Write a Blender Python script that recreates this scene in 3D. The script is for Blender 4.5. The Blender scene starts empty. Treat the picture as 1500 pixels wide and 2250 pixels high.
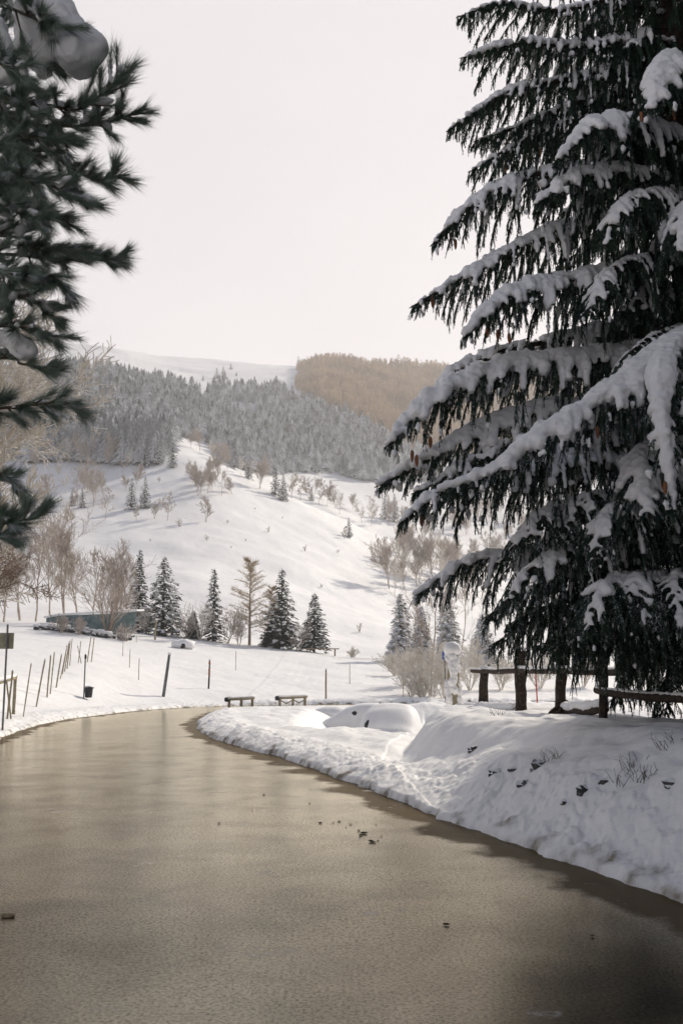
import bpy, math, random
import numpy as np
from mathutils import Vector, Matrix
C = bpy.context.scene
COL = C.collection
R = math.radians
# ---------------------------------------------------------------- camera
F = 2187.0; PITCH = math.atan(355/F); EYE = 1.6
cd = bpy.data.cameras.new('camera'); cam = bpy.data.objects.new('camera', cd); COL.objects.link(cam)
cam.location = (0, 0, EYE); cam.rotation_euler = (R(90)+PITCH, 0, 0)
cd.sensor_fit = 'VERTICAL'; cd.sensor_height = 36; cd.sensor_width = 24; cd.lens = 36*F/2250
cd.clip_start = 0.1; cd.clip_end = 12000
cd.dof.use_dof = True; cd.dof.focus_distance = 14; cd.dof.aperture_fstop = 5.0
C.camera = cam
# ---------------------------------------------------------------- sky, sun, exposure
SUN_EL, SUN_AZ = R(33), R(36)           # azimuth from +Y towards +X
w = bpy.data.worlds.new('World'); C.world = w; w.use_nodes = True
nt = w.node_tree; nt.nodes.clear(); N = nt.nodes.new; L = nt.links.new
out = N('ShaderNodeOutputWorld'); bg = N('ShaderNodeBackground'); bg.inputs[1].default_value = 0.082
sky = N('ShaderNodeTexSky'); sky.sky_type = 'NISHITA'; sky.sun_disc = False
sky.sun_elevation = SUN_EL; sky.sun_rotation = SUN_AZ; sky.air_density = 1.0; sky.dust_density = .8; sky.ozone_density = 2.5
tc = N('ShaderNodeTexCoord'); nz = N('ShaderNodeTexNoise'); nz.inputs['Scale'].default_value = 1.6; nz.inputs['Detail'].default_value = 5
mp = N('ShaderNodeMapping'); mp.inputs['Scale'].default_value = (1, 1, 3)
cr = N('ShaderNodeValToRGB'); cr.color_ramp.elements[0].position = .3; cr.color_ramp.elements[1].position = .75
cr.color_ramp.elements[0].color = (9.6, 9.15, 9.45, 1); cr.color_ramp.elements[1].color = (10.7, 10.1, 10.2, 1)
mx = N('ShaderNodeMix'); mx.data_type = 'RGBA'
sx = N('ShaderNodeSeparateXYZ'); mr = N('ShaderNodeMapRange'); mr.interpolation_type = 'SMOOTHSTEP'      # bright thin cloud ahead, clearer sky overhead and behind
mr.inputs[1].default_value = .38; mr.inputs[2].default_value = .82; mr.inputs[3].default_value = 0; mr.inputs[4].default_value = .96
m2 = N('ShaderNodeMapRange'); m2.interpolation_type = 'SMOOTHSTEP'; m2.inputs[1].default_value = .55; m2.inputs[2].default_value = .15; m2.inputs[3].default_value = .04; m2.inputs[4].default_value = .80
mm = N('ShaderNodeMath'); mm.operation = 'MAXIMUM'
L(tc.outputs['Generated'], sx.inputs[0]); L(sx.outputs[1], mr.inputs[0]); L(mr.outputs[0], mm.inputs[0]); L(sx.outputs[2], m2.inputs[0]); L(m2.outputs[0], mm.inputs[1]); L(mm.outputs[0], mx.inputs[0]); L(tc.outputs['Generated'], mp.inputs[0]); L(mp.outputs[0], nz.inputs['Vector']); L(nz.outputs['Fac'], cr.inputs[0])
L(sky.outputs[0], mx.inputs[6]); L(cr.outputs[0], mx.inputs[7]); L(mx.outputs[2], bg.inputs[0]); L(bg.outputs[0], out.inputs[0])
sl = bpy.data.lights.new('sun', 'SUN'); sl.energy = 4.9; sl.angle = R(2.5); sl.color = (1, .91, .78)
so = bpy.data.objects.new('sun', sl); COL.objects.link(so)
sd = Vector((math.sin(SUN_AZ)*math.cos(SUN_EL), math.cos(SUN_AZ)*math.cos(SUN_EL), math.sin(SUN_EL)))
so.rotation_euler = sd.to_track_quat('Z', 'Y').to_euler(); so.location = (0, 0, 40)
C.view_settings.view_transform = 'Standard'; C.view_settings.look = 'None'
C.view_settings.exposure = 0.0; C.view_settings.gamma = 1; C.view_settings.use_curve_mapping = False
C.cycles.max_bounces = 6; C.cycles.diffuse_bounces = 3; C.cycles.glossy_bounces = 3; C.cycles.volume_bounces = 1
C.cycles.transparent_max_bounces = 4; C.cycles.use_denoising = True
# ---------------------------------------------------------------- helpers
rs = np.random.RandomState(7); random.seed(7)
ct, st = math.cos(PITCH), math.sin(PITCH)
def P(u, v, Y):                                   # point at forward distance Y that the photo shows at (u, v)
    a = (u-750)/F; b = (1125-v)/F
    ry = ct-b*st; rz = st+b*ct
    return np.array([a/ry*Y, Y, EYE+rz/ry*Y])
def slope(v): 
    b = (1125-v)/F
    return (st+b*ct)/(ct-b*st)
def proj(x, y, z):
    dz = z-EYE; dep = y*ct+dz*st; up = -y*st+dz*ct
    return 750+F*x/dep, 1125-F*up/dep
def sm(x, a, b):
    t = np.clip((x-a)/(b-a), 0, 1); return t*t*(3-2*t)
def hsh(i, j, s):
    n = (i.astype(np.int64)*374761393+j.astype(np.int64)*668265263+s*974711) & 0x7fffffff
    n = ((n ^ (n >> 13))*1274126177) & 0x7fffffff
    return ((n ^ (n >> 16)) & 0xffff)/65535.0
def vn(x, y, s=0):
    i = np.floor(x); j = np.floor(y); a = x-i; b = y-j; a = a*a*(3-2*a); b = b*b*(3-2*b)
    return (hsh(i, j, s)*(1-a)+hsh(i+1, j, s)*a)*(1-b)+(hsh(i, j+1, s)*(1-a)+hsh(i+1, j+1, s)*a)*b
def fb(x, y, o=4, s=0):
    r = 0; k = .5
    for q in range(o): r = r+k*(vn(x*2**q, y*2**q, s+q)-.5)*2; k *= .5
    return r
def mesh(name, V, faces, mats, parent=None, smooth=False, mi=None, attr=None, loc=None):
    """faces: list of (n,k) int arrays"""
    me = bpy.data.meshes.new(name); V = np.asarray(V, np.float32)
    if loc is not None: V = V-np.asarray(loc, np.float32)
    faces = [np.asarray(f, np.int32) for f in faces if len(f)]
    me.vertices.add(len(V)); me.vertices.foreach_set('co', V.ravel())
    nl = sum(f.size for f in faces); npoly = sum(len(f) for f in faces)
    me.loops.add(nl); me.loops.foreach_set('vertex_index', np.concatenate([f.ravel() for f in faces]))
    tot = np.concatenate([np.full(len(f), f.shape[1], np.int32) for f in faces])
    me.polygons.add(npoly); me.polygons.foreach_set('loop_start', np.concatenate([[0], np.cumsum(tot)[:-1]]).astype(np.int32))
    if mi is not None: me.polygons.foreach_set('material_index', np.asarray(mi, np.int32))
    me.polygons.foreach_set('use_smooth', np.full(npoly, smooth))
    for m in (mats if isinstance(mats, (list, tuple)) else [mats]): me.materials.append(m)
    me.update(calc_edges=True)
    if attr:
        for k, a in attr.items():
            at = me.attributes.new(k, 'FLOAT', 'POINT'); at.data.foreach_set('value', np.asarray(a, np.float32))
    o = bpy.data.objects.new(name, me); COL.objects.link(o)
    if loc is not None: o.location = [float(q) for q in loc]
    if parent is not None: o.parent = parent; o.location = (0, 0, 0)
    return o
def tag(o, label=None, cat=None, group=None, kind=None):
    if label: o['label'] = label
    if cat: o['category'] = cat
    if group: o['group'] = group
    if kind: o['kind'] = kind
    return o
def thing(name, label, cat, loc=(0, 0, 0), rz=0, group=None, scale=1):
    o = bpy.data.objects.new(name, None); COL.objects.link(o); o.location = [float(q) for q in loc]
    o.rotation_euler = (0, 0, rz); o.scale = (scale,)*3 if not hasattr(scale, '__len__') else scale
    o.empty_display_size = .3
    return tag(o, label, cat, group)
def dup(root, loc, rz=0, scale=1, label=None, group=None):
    r = root.copy(); COL.objects.link(r); r.location = [float(q) for q in loc]; r.rotation_euler = (0, 0, rz)
    r.scale = (scale,)*3 if not hasattr(scale, '__len__') else scale
    if label: r['label'] = label
    if group: r['group'] = group
    for ch in list(root.children):
        c = ch.copy(); COL.objects.link(c); c.parent = r
        for g in list(ch.children):
            d = g.copy(); COL.objects.link(d); d.parent = c
    return r
class MB:                                          # collects shapes for one mesh
    def __init__(s): s.V = []; s.T = []; s.Q = []; s.n = 0
    def add(s, V, T=None, Q=None):
        V = np.asarray(V, float).reshape(-1, 3)
        if T is not None and len(T): s.T.append(np.asarray(T)+s.n)
        if Q is not None and len(Q): s.Q.append(np.asarray(Q)+s.n)
        s.V.append(V); s.n += len(V)
    def faces(s): return [np.concatenate(a) for a in (s.T, s.Q) if a]
    def build(s, name, mats, parent=None, smooth=False, loc=None):
        return mesh(name, np.concatenate(s.V), s.faces(), mats, parent, smooth, loc=loc)
def frame(d):
    d = d/np.linalg.norm(d); a = np.array([0, 0, 1.]) if abs(d[2]) < .9 else np.array([1., 0, 0])
    x = np.cross(d, a); x /= np.linalg.norm(x); return x, np.cross(d, x)
def tube(mb, pts, rad, n=8, cap=True, flat=1.0, jit=0):
    pts = np.asarray(pts, float); m = len(pts); rad = np.broadcast_to(rad, (m,)).astype(float)
    d = np.gradient(pts, axis=0); x0 = None; V = []
    a = np.arange(n)*2*math.pi/n
    for i in range(m):
        x, y = frame(d[i])
        if x0 is not None and np.dot(x, x0) < 0: x, y = -x, -y
        x0 = x
        rr = rad[i]*(1+jit*(rs.rand(n)-.5))
        V.append(pts[i]+np.outer(np.cos(a)*rr, x)+np.outer(np.sin(a)*rr*flat, y))
    V = np.concatenate(V); Q = []
    i = np.arange(m-1)[:, None]; j = np.arange(n)[None, :]
    Q = np.stack([i*n+j, i*n+(j+1) % n, (i+1)*n+(j+1) % n, (i+1)*n+j], -1).reshape(-1, 4)
    T = []
    if cap:
        V = np.vstack([V, pts[0], pts[-1]]); c0 = m*n; c1 = c0+1
        T = [[c0, (k+1) % n, k] for k in range(n)]+[[c1, (m-1)*n+k, (m-1)*n+(k+1) % n] for k in range(n)]
    mb.add(V, T, Q)
def box(mb, c, s, rz=0, tilt=0):
    V = np.array([[x, y, z] for x in (-.5, .5) for y in (-.5, .5) for z in (-.5, .5)])*np.array(s)
    M = np.array(Matrix.Rotation(rz, 3, 'Z') @ Matrix.Rotation(tilt, 3, 'Y'))
    mb.add(V@M.T+np.array(c), None, [[0, 1, 3, 2], [4, 6, 7, 5], [0, 4, 5, 1], [2, 3, 7, 6], [0, 2, 6, 4], [1, 5, 7, 3]])
def sph(mb, c, r, nu=10, nv=7, jit=0., seed=0):
    r = np.broadcast_to(r, (3,)); V = []
    q = np.random.RandomState(seed)
    for i in range(nv+1):
        t = math.pi*i/nv
        for j in range(nu):
            a = 2*math.pi*j/nu
            k = 1+jit*(q.rand()-.5) if 0 < i < nv else 1
            V.append([math.sin(t)*math.cos(a)*k, math.sin(t)*math.sin(a)*k, math.cos(t)*k])
    V = np.array(V)*r+np.asarray(c); Q = [[i*nu+j, (i+1)*nu+j, (i+1)*nu+(j+1) % nu, i*nu+(j+1) % nu] for i in range(nv) for j in range(nu)]
    mb.add(V, None, Q)
def spline(pts, n):                                # Catmull-Rom through the points
    p = np.asarray(pts, float); p = np.vstack([2*p[0]-p[1], p, 2*p[-1]-p[-2]]); k = len(p)-3; o = []
    for s in np.linspace(0, k-1e-6, n):
        i = int(s); t = s-i; a, b, c, d = p[i:i+4]
        o.append(.5*((2*b)+(c-a)*t+(2*a-5*b+4*c-d)*t*t+(3*b-a-3*c+d)*t**3))
    return np.array(o)
# ---------------------------------------------------------------- materials
def mat(name, col, rough=.8, spec=.3):
    m = bpy.data.materials.new(name); m.use_nodes = True; b = m.node_tree.nodes['Principled BSDF']
    b.inputs['Base Color'].default_value = (*col, 1); b.inputs['Roughness'].default_value = rough
    b.inputs['Specular IOR Level'].default_value = spec
    return m
def noisy(name, c1, c2, scale=8, rough=.85, bump=.0, bscale=None, spec=.3, snow=None, obj=True, detail=4):
    """two-tone noise; snow=(threshold, softness): snow lying on faces that look up"""
    m = mat(name, c1, rough, spec); t = m.node_tree; n = t.nodes.new; l = t.links.new; b = t.nodes['Principled BSDF']
    co = n('ShaderNodeTexCoord') if obj else n('ShaderNodeNewGeometry')
    cv = co.outputs['Object'] if obj else co.outputs['Position']
    z = n('ShaderNodeTexNoise'); z.inputs['Scale'].default_value = scale; z.inputs['Detail'].default_value = detail; l(cv, z.inputs['Vector'])
    r = n('ShaderNodeValToRGB'); r.color_ramp.elements[0].position = .35; r.color_ramp.elements[1].position = .65
    r.color_ramp.elements[0].color = (*c1, 1); r.color_ramp.elements[1].color = (*c2, 1); l(z.outputs['Fac'], r.inputs[0])
    c = r.outputs[0]
    if snow:
        g = n('ShaderNodeNewGeometry'); s = n('ShaderNodeSeparateXYZ'); l(g.outputs['Normal'], s.inputs[0])
        ab = n('ShaderNodeMath'); ab.operation = 'ABSOLUTE' if snow[1] < 0 else 'ADD'
        l(s.outputs[2], ab.inputs[0]); ab.inputs[1].default_value = 0
        z2 = n('ShaderNodeTexNoise'); z2.inputs['Scale'].default_value = scale*2.3; l(cv, z2.inputs['Vector'])
        ad = n('ShaderNodeMath'); ad.operation = 'ADD'; l(ab.outputs[0], ad.inputs[0]); l(z2.outputs['Fac'], ad.inputs[1])
        mr = n('ShaderNodeMapRange'); mr.inputs[1].default_value = snow[0]; mr.inputs[2].default_value = snow[0]+abs(snow[1]); l(ad.outputs[0], mr.inputs[0])
        x = n('ShaderNodeMix'); x.data_type = 'RGBA'; l(mr.outputs[0], x.inputs[0]); l(c, x.inputs[6]); x.inputs[7].default_value = (.80, .80, .81, 1)
        c = x.outputs[2]
    l(c, b.inputs['Base Color'])
    if bump:
        z3 = n('ShaderNodeTexNoise'); z3.inputs['Scale'].default_value = bscale or scale*4; z3.inputs['Detail'].default_value = 6; l(cv, z3.inputs['Vector'])
        bp = n('ShaderNodeBump'); bp.inputs['Strength'].default_value = bump; bp.inputs['Distance'].default_value = .02
        l(z3.outputs['Fac'], bp.inputs['Height']); l(bp.outputs[0], b.inputs['Normal'])
    return m
M = {}
M['snow'] = noisy('snow_on_objects', (.80, .79, .79), (.86, .85, .85), 3, .65, .35, 14, .2)
M['bark'] = noisy('spruce_bark', (.030, .022, .017), (.07, .052, .04), 14, .95, .8, 30, .1)
M['pbark'] = noisy('pine_bark', (.05, .035, .026), (.12, .085, .06), 14, .95, .8, 30, .1)
M['spruce'] = noisy('spruce_needles', (.018, .040, .027), (.045, .078, .052), 5, .7, 0, None, .25, snow=(1.22, .2))
M['pine'] = noisy('pine_needles', (.12, .17, .125), (.25, .31, .25), 9, .6, 0, None, .3, snow=(.85, .5))
M['midspruce'] = noisy('far_spruce_needles', (.02, .034, .028), (.045, .06, .05), 1.2, .8, 0, None, .2)
M['farspruce'] = noisy('forest_spruce_needles', (.045, .06, .062), (.10, .11, .10), .09, .85, 0, None, .1, snow=(.54, .42))
M['farlarch'] = noisy('forest_larch_twigs', (.40, .27, .15), (.62, .47, .29), .05, .9, 0, None, .1, obj=False)
M['frostspruce'] = noisy('frosted_spruce_needles', (.13, .13, .115), (.27, .26, .23), 1.2, .85, 0, None, .1, snow=(.80, .4))
M['larch'] = noisy('larch_twigs', (.34, .25, .15), (.50, .39, .25), 1.5, .9, 0, None, .1, snow=(1.05, .35))
M['twig'] = noisy('frosted_twigs', (.34, .28, .23), (.52, .45, .39), 1.5, .9, 0, None, .1, snow=(.85, .4))
M['frost'] = noisy('thickly_frosted_twigs', (.56, .50, .42), (.74, .70, .63), 2.5, .9, 0, None, .1, snow=(.75, .4))
M['brown'] = noisy('bare_brown_twigs', (.22, .16, .12), (.34, .26, .20), 1.5, .9, 0, None, .1, snow=(1.2, .3))
M['wood'] = noisy('dark_weathered_wood', (.03, .022, .018), (.075, .055, .042), 18, .9, .7, 40, .15)
M['wood2'] = noisy('pale_weathered_wood', (.23, .195, .13), (.38, .33, .23), 14, .9, .5, 40, .15)
M['rock'] = noisy('dark_rock', (.03, .03, .033), (.09, .085, .08), 9, .9, .6, 25, .2, snow=(1.0, .12))
M['teal'] = noisy('faded_teal_paint', (.10, .15, .155), (.17, .225, .23), 1.8, .8, .2, 8, .2)
M['black'] = noisy('black_plastic', (.010, .012, .014), (.025, .028, .03), 6, .5, 0, None, .4)
M['metal'] = noisy('galvanised_steel', (.10, .105, .11), (.17, .17, .175), 9, .55, 0, None, .4)
M['signback'] = noisy('olive_grey_sign_back', (.20, .20, .14), (.28, .27, .20), 5, .6, 0, None, .3)
M['blue'] = mat('blue_sign_paint', (.03, .10, .42), .4); M['white'] = mat('white_sign_paint', (.75, .75, .75), .5)
M['red'] = mat('red_marker_paint', (.45, .05, .03), .5); M['orange'] = mat('orange_marker_paint', (.42, .13, .05), .5)
M['glass'] = mat('dark_car_glass', (.012, .014, .016), .12, .5); M['car'] = mat('dark_car_paint', (.03, .035, .045), .3, .5)
M['dirt'] = noisy('brown_dirt', (.035, .025, .016), (.09, .065, .04), 30, .9, .4, 80, .2)
M['cone'] = noisy('spruce_cone_scales', (.17, .07, .035), (.30, .13, .06), 60, .7, .5, 120, .3)
M['straw'] = noisy('dry_grass', (.20, .15, .09), (.34, .27, .17), 20, .9, 0, None, .1)
# ---------------------------------------------------------------- terrain
def gpt(u, v):                                     # where that pixel meets the road plane
    s = slope(v); Y = -EYE/s; q = P(u, v, Y); return q[0], q[1]
R_EDGE = [(6.5, -40), (5.6, -14), (3.9, 0), (3.2, 3.5)]+[gpt(*a) for a in ((1500, 1992), (1300, 1922), (1150, 1872), (1000, 1818), (870, 1760), (750, 1716), (620, 1668), (520, 1642), (460, 1622), (431, 1600), (430, 1586), (455, 1573), (490, 1562))]+[(-3.6, 46.3), (0, 47.3), (10, 48.5), (60, 52)]
L_EDGE = [(60, 60), (10, 55.5), (0, 53.5), (-3, 52)]+[gpt(*a) for a in ((500, 1551), (400, 1555), (300, 1562), (150, 1580), (60, 1600), (0, 1625))]+[(-6.6, 10), (-5.2, 0), (-3.4, -14), (-2, -40)]
ROAD = np.array(R_EDGE+L_EDGE)
def road_dist(x, y):                               # distance to the road, negative on it
    d = np.full(x.shape, 1e9); ins = np.zeros(x.shape, bool); n = len(ROAD)
    for i in range(n):
        a = ROAD[i]; b = ROAD[(i+1) % n]; e = b-a
        t = np.clip(((x-a[0])*e[0]+(y-a[1])*e[1])/(e@e), 0, 1)
        d = np.minimum(d, np.hypot(x-a[0]-t*e[0], y-a[1]-t*e[1]))
        c = (a[1] > y) != (b[1] > y)
        ins ^= c & (x < (b[0]-a[0])*(y-a[1])/((b[1]-a[1]) or 1e-9)+a[0])
    return np.where(ins, -d, d)
TY = [20, 27, 35, 42, 50, 60, 75, 95, 110, 140, 190, 250, 300, 360, 450, 600, 720, 850, 1000, 1300, 2600]
TU = [-900, 0, 200, 300, 400, 450, 520, 610, 700, 800, 900, 1100, 1500, 2300]
Z = None                                           # None: level with the road
TV = {
 -900: [1600, 1545, 1505, 1478, 1450, 1420, 1395, 1370, 1350, 1290, 1190, 1080, 1010, 950, 890, 840, 800, 765, 740, 760, 900],
 0:    [1600, 1550, 1512, 1482, 1455, 1428, 1400, 1373, 1360, 1315, 1222, 1110, 1025, 960, 900, 850, 815, 780, 752, 772, 900],
 200:  [Z,    Z,    1545, 1520, 1482, 1443, 1413, 1384, 1372, 1330, 1232, 1112, 1022, 965, 905, 860, 828, 795, 762, 782, 900],
 400:  [Z,    Z,    Z,    Z,    1530, 1494, 1443, 1400, 1392, 1342, 1238, 1104, 1001, 1003, 955, 893, 862, 832, 788, 806, 910],
 300:  [Z,    Z,    Z,    Z,    1510, 1470, 1430, 1392, 1382, 1336, 1235, 1102, 1004, 985, 932, 876, 845, 814, 775, 794, 905],
 450:  [Z,    Z,    Z,    Z,    1532, 1502, 1450, 1406, 1399, 1349, 1244, 1110, 1012, 1024, 975, 902, 864, 834, 793, 811, 912],
 520:  [Z,    Z,    Z,    Z,    1536, 1512, 1460, 1414, 1408, 1358, 1254, 1128, 1044, 1062, 1010, 918, 868, 836, 800, 818, 915],
 610:  [Z,    Z,    Z,    Z,    1540, 1518, 1470, 1425, 1418, 1374, 1276, 1158, 1084, 1108, 1050, 945, 878, 842, 806, 822, 915],
 700:  [Z,    Z,    Z,    Z,    Z,    1526, 1480, 1437, 1430, 1392, 1302, 1190, 1118, 1145, 1080, 968, 888, 840, 806, 822, 915],
 800:  [Z,    Z,    Z,    Z,    Z,    1530, 1486, 1448, 1441, 1412, 1334, 1232, 1160, 1190, 1110, 1000, 915, 858, 808, 826, 915],
 900:  [Z,    Z,    Z,    Z,    Z,    1532, 1490, 1456, 1450, 1428, 1362, 1270, 1206, 1225, 1140, 1030, 950, 882, 812, 828, 915],
 1100: [Z,    Z,    Z,    Z,    Z,    1534, 1494, 1464, 1458, 1440, 1390, 1325, 1290, 1262, 1180, 1070, 985, 915, 842, 860, 930],
 1500: [Z,    Z,    Z,    Z,    Z,    1536, 1496, 1468, 1462, 1446, 1400, 1345, 1310, 1270, 1195, 1090, 1000, 930, 860, 880, 940],
 2300: [Z,    Z,    Z,    Z,    Z,    1536, 1490, 1460, 1450, 1420, 1370, 1310, 1270, 1220, 1140, 1040, 960, 890, 830, 850, 930]}
_p = np.array([(u-750)/F/ct for u in TU]); _ly = np.log(TY)
_Z = np.array([[EYE+slope(v)*Y if v is not None else .06 for v, Y in zip(TV[u], TY)] for u in TU])
GP = np.linspace(_p[0], _p[-1], 301); GL = np.linspace(_ly[0], _ly[-1], 401)
_t = np.array([np.interp(GL, _ly, r) for r in _Z]); GZ = np.array([np.interp(GP, _p, _t[:, k]) for k in range(401)]).T
def blur(a, n, ax):
    k = np.hanning(2*n+3)[1:-1]; k /= k.sum(); b = np.apply_along_axis(lambda q: np.convolve(np.pad(q, n, mode='edge'), k, 'valid'), ax, a)
    return b
GZ = blur(blur(GZ, 6, 0), 5, 1)
def table(p, ly):
    a = np.clip((p-GP[0])/(GP[-1]-GP[0])*300, 0, 299.999); b = np.clip((ly-GL[0])/(GL[-1]-GL[0])*400, 0, 399.999)
    i = a.astype(int); j = b.astype(int); a = a-i; b = b-j
    return (GZ[i, j]*(1-a)+GZ[i+1, j]*a)*(1-b)+(GZ[i, j+1]*(1-a)+GZ[i+1, j+1]*a)*b
def ground(x, y, with_d=False):
    x = np.atleast_1d(np.asarray(x, float)); y = np.atleast_1d(np.asarray(y, float)); r = np.hypot(x, y)
    d = road_dist(x, y); Ys = np.maximum(y, .35*r+.01)
    far = table(x/Ys, np.log(np.maximum(Ys, 20)))
    wf = sm(y/np.maximum(r, .01), .15, .5)
    far = far*wf+(1-wf)*(.15+.05*np.maximum(r-8, 0))
    # relief of the open slopes
    far = far+sm(r, 55, 160)*fb(x/28, y/28, 4, 3)*1.6+sm(r, 300, 700)*fb(x/120, y/120, 3, 9)*7+sm(r, 40, 70)*fb(x/5, y/5, 3, 5)*.22
    bl = sm(d, .1, 5); near = .06
    z = near+(far-near)*bl
    # wooded bank on the right
    yb = [-40, 0, 7, 10, 12, 16.6, 20, 25, 28]
    xf = np.interp(y, yb, [7, 4.4, 2.75, 1.85, 1.35, .95, 1.25, 2.0, 2.6])
    wd = np.interp(y, yb, [2, 1.8, 1.7, 1.7, 1.7, 1.0, .75, .7, .7])
    top = np.interp(y, yb, [.95, .95, 1.0, .97, .90, .83, .80, .76, .66])
    bank = top*sm(x+.12*fb(x*2, y*.9, 3, 21), xf, xf+wd)**.8
    bank = bank-(bank+.25)*sm(x, 4.3, 8)*sm(y, 8, 12)
    bank = bank*(1-sm(y+.3*fb(x*1.4, y, 2, 23), 26.5, 28.6))
    fold = fb(x*1.5+y*.6, y*.35, 4, 31)*.115+fb(x*4, y*3, 3, 37)*.014
    bank = bank+np.where(bank > .1, fold*sm(bank, .05, .4), 0)
    rb = (x > xf-.3) & (y < 30) & (x > 0)
    z = np.where(rb, np.maximum(z*0+.04, .04)+bank, z)
    # sunken parking place behind the island, and the island itself
    lot = sm(x, -1.6, .2)*(1-sm(x, 9, 16))*sm(y, 24.5, 27.5)*(1-sm(y, 42.5, 45.5))
    z = z-.92*lot
    isl = sm(d, .3, 2.2)*(1-sm(x, 8, 12))*sm(y, 15, 19)*(1-lot)*(x > -8)*(y < 47)*(1-sm(x, xf-.4, xf+.4)*(y < 28))
    z = z+isl*(.15+.13*fb(x*.55, y*.4, 3, 41)+.04*fb(x*2.3, y*1.6, 3, 43))
    # ploughed berm along the road
    prof = sm(d, -.05, .62)*(1-.65*sm(d, .8, 1.6))
    clod = .6+.55*np.abs(fb(x*1.6, y*1.1, 4, 51))+.5*fb(x*.7, y*.4, 2, 53)
    low = 1-.75*sm(x, -8, -4.5)*(1-sm(x, 2, 4))*sm(y, 38, 44)*(1-sm(y, 49, 51))
    z = z+prof*.24*clod*low*(1-.45*(x < -5)*(y > 20))*(r < 120)
    z = np.where((low < .9) & (d > 0), z-(z-.13)*(1-low)*.9, z)
    z = z+sm(d, .02, .3)*(1-sm(d, .7, 1.5))*(.05*np.abs(fb(x*5, y*5, 4, 61))+.04*np.abs(fb(x*12, y*12, 2, 67)))*(r < 60)
    z = z+sm(d, .5, 2)*(r < 70)*(.014*fb(x*3, y*2.2, 3, 71))
    e = d+.16*fb(x*1.3, y*.8, 4, 81)+.07*fb(x*5, y*4, 3, 83)
    z = np.where(e < .0, -.07, -.07+(z+.07)*sm(e, 0, .12))
    return (z, d) if with_d else z
def gz(x, y): return float(ground(x, y)[0])
def gp(u, Y):                                      # ground point in that picture column at distance Y
    x = (u-750)/F*Y/ct
    for _ in range(4):
        z = gz(x, Y); a, v = proj(x, Y, z); x += (u-a)/F*Y
    return np.array([x, Y, gz(x, Y)])
def gpv(u, v, Y0=20, Y1=1400):                     # first ground point seen at (u, v) between the two distances
    Ys = np.exp(np.linspace(math.log(Y0), math.log(Y1), 700)); q = np.array([P(u, v, Y) for Y in Ys])
    g = ground(q[:, 0], q[:, 1]); k = np.argmax(q[:, 2] <= g)
    if q[k, 2] > g[k]: k = int(np.argmin(q[:, 2]-g))
    return np.array([q[k, 0], q[k, 1], g[k]])
th = np.concatenate([np.linspace(-180, -60, 50)[:-1], np.linspace(-60, -23, 60)[:-1], np.linspace(-23, 23, 680), np.linspace(23, 60, 60)[1:], np.linspace(60, 180, 50)[1:-1]])
rr = np.exp(np.concatenate([np.linspace(math.log(.4), math.log(4), 40)[:-1], np.linspace(math.log(4), math.log(70), 900)[:-1], np.linspace(math.log(70), math.log(1700), 400)]))
A, RR = np.meshgrid(np.radians(th), rr); X = (np.sin(A)*RR).ravel(); Yy = (np.cos(A)*RR).ravel()
Zg, Dg = ground(X, Yy, True)
nt_, nr_ = len(th), len(rr)
i = np.arange(nr_-1)[:, None]; j = np.arange(nt_)[None, :]; j2 = (j+1) % nt_
QF = np.stack([i*nt_+j, i*nt_+j2, (i+1)*nt_+j2, (i+1)*nt_+j], -1).reshape(-1, 4)[:, ::-1]
a_, b_, c_ = [np.stack([X, Yy], 1)[QF[:, k]] for k in (0, 1, 2)]
if np.median((b_[:, 0]-a_[:, 0])*(c_[:, 1]-a_[:, 1])-(b_[:, 1]-a_[:, 1])*(c_[:, 0]-a_[:, 0])) < 0: QF = QF[:, ::-1]
V = np.stack([X, Yy, Zg], 1); V = np.vstack([V, [0, 0, -.07]]); c = len(V)-1
TF = np.array([[c, (k+1) % nt_, k] for k in range(nt_)])
# ground material: fresh snow, grey slush and brown grit near the road
m = mat('ground_snow', (.85, .84, .84), .6, .25); t = m.node_tree; n = t.nodes.new; l = t.links.new; b = t.nodes['Principled BSDF']
ge = n('ShaderNodeNewGeometry'); at = n('ShaderNodeAttribute'); at.attribute_name = 'road_distance'
z1 = n('ShaderNodeTexNoise'); z1.inputs['Scale'].default_value = 3.2; z1.inputs['Detail'].default_value = 7; l(ge.outputs['Position'], z1.inputs['Vector'])
m1 = n('ShaderNodeMath'); m1.operation = 'MULTIPLY_ADD'; l(z1.outputs['Fac'], m1.inputs[0]); m1.inputs[1].default_value = 1.5; l(at.outputs['Fac'], m1.inputs[2])
r1 = n('ShaderNodeValToRGB'); e = r1.color_ramp.elements
e[0].position = .64; e[0].color = (.22, .19, .15, 1); e[1].position = 1.05; e[1].color = (.84, .83, .825, 1)
q = e.new(.73); q.color = (.48, .46, .43, 1); q = e.new(.84); q.color = (.70, .69, .68, 1)
l(m1.outputs[0], r1.inputs[0])
z4 = n('ShaderNodeTexNoise'); z4.inputs['Scale'].default_value = 9; z4.inputs['Detail'].default_value = 8; z4.inputs['Roughness'].default_value = .7; l(ge.outputs['Position'], z4.inputs['Vector'])
r4 = n('ShaderNodeValToRGB'); r4.color_ramp.elements[0].position = .66; r4.color_ramp.elements[0].color = (1, 1, 1, 1); r4.color_ramp.elements[1].position = .78; r4.color_ramp.elements[1].color = (.35, .29, .22, 1); l(z4.outputs['Fac'], r4.inputs[0])
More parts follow.
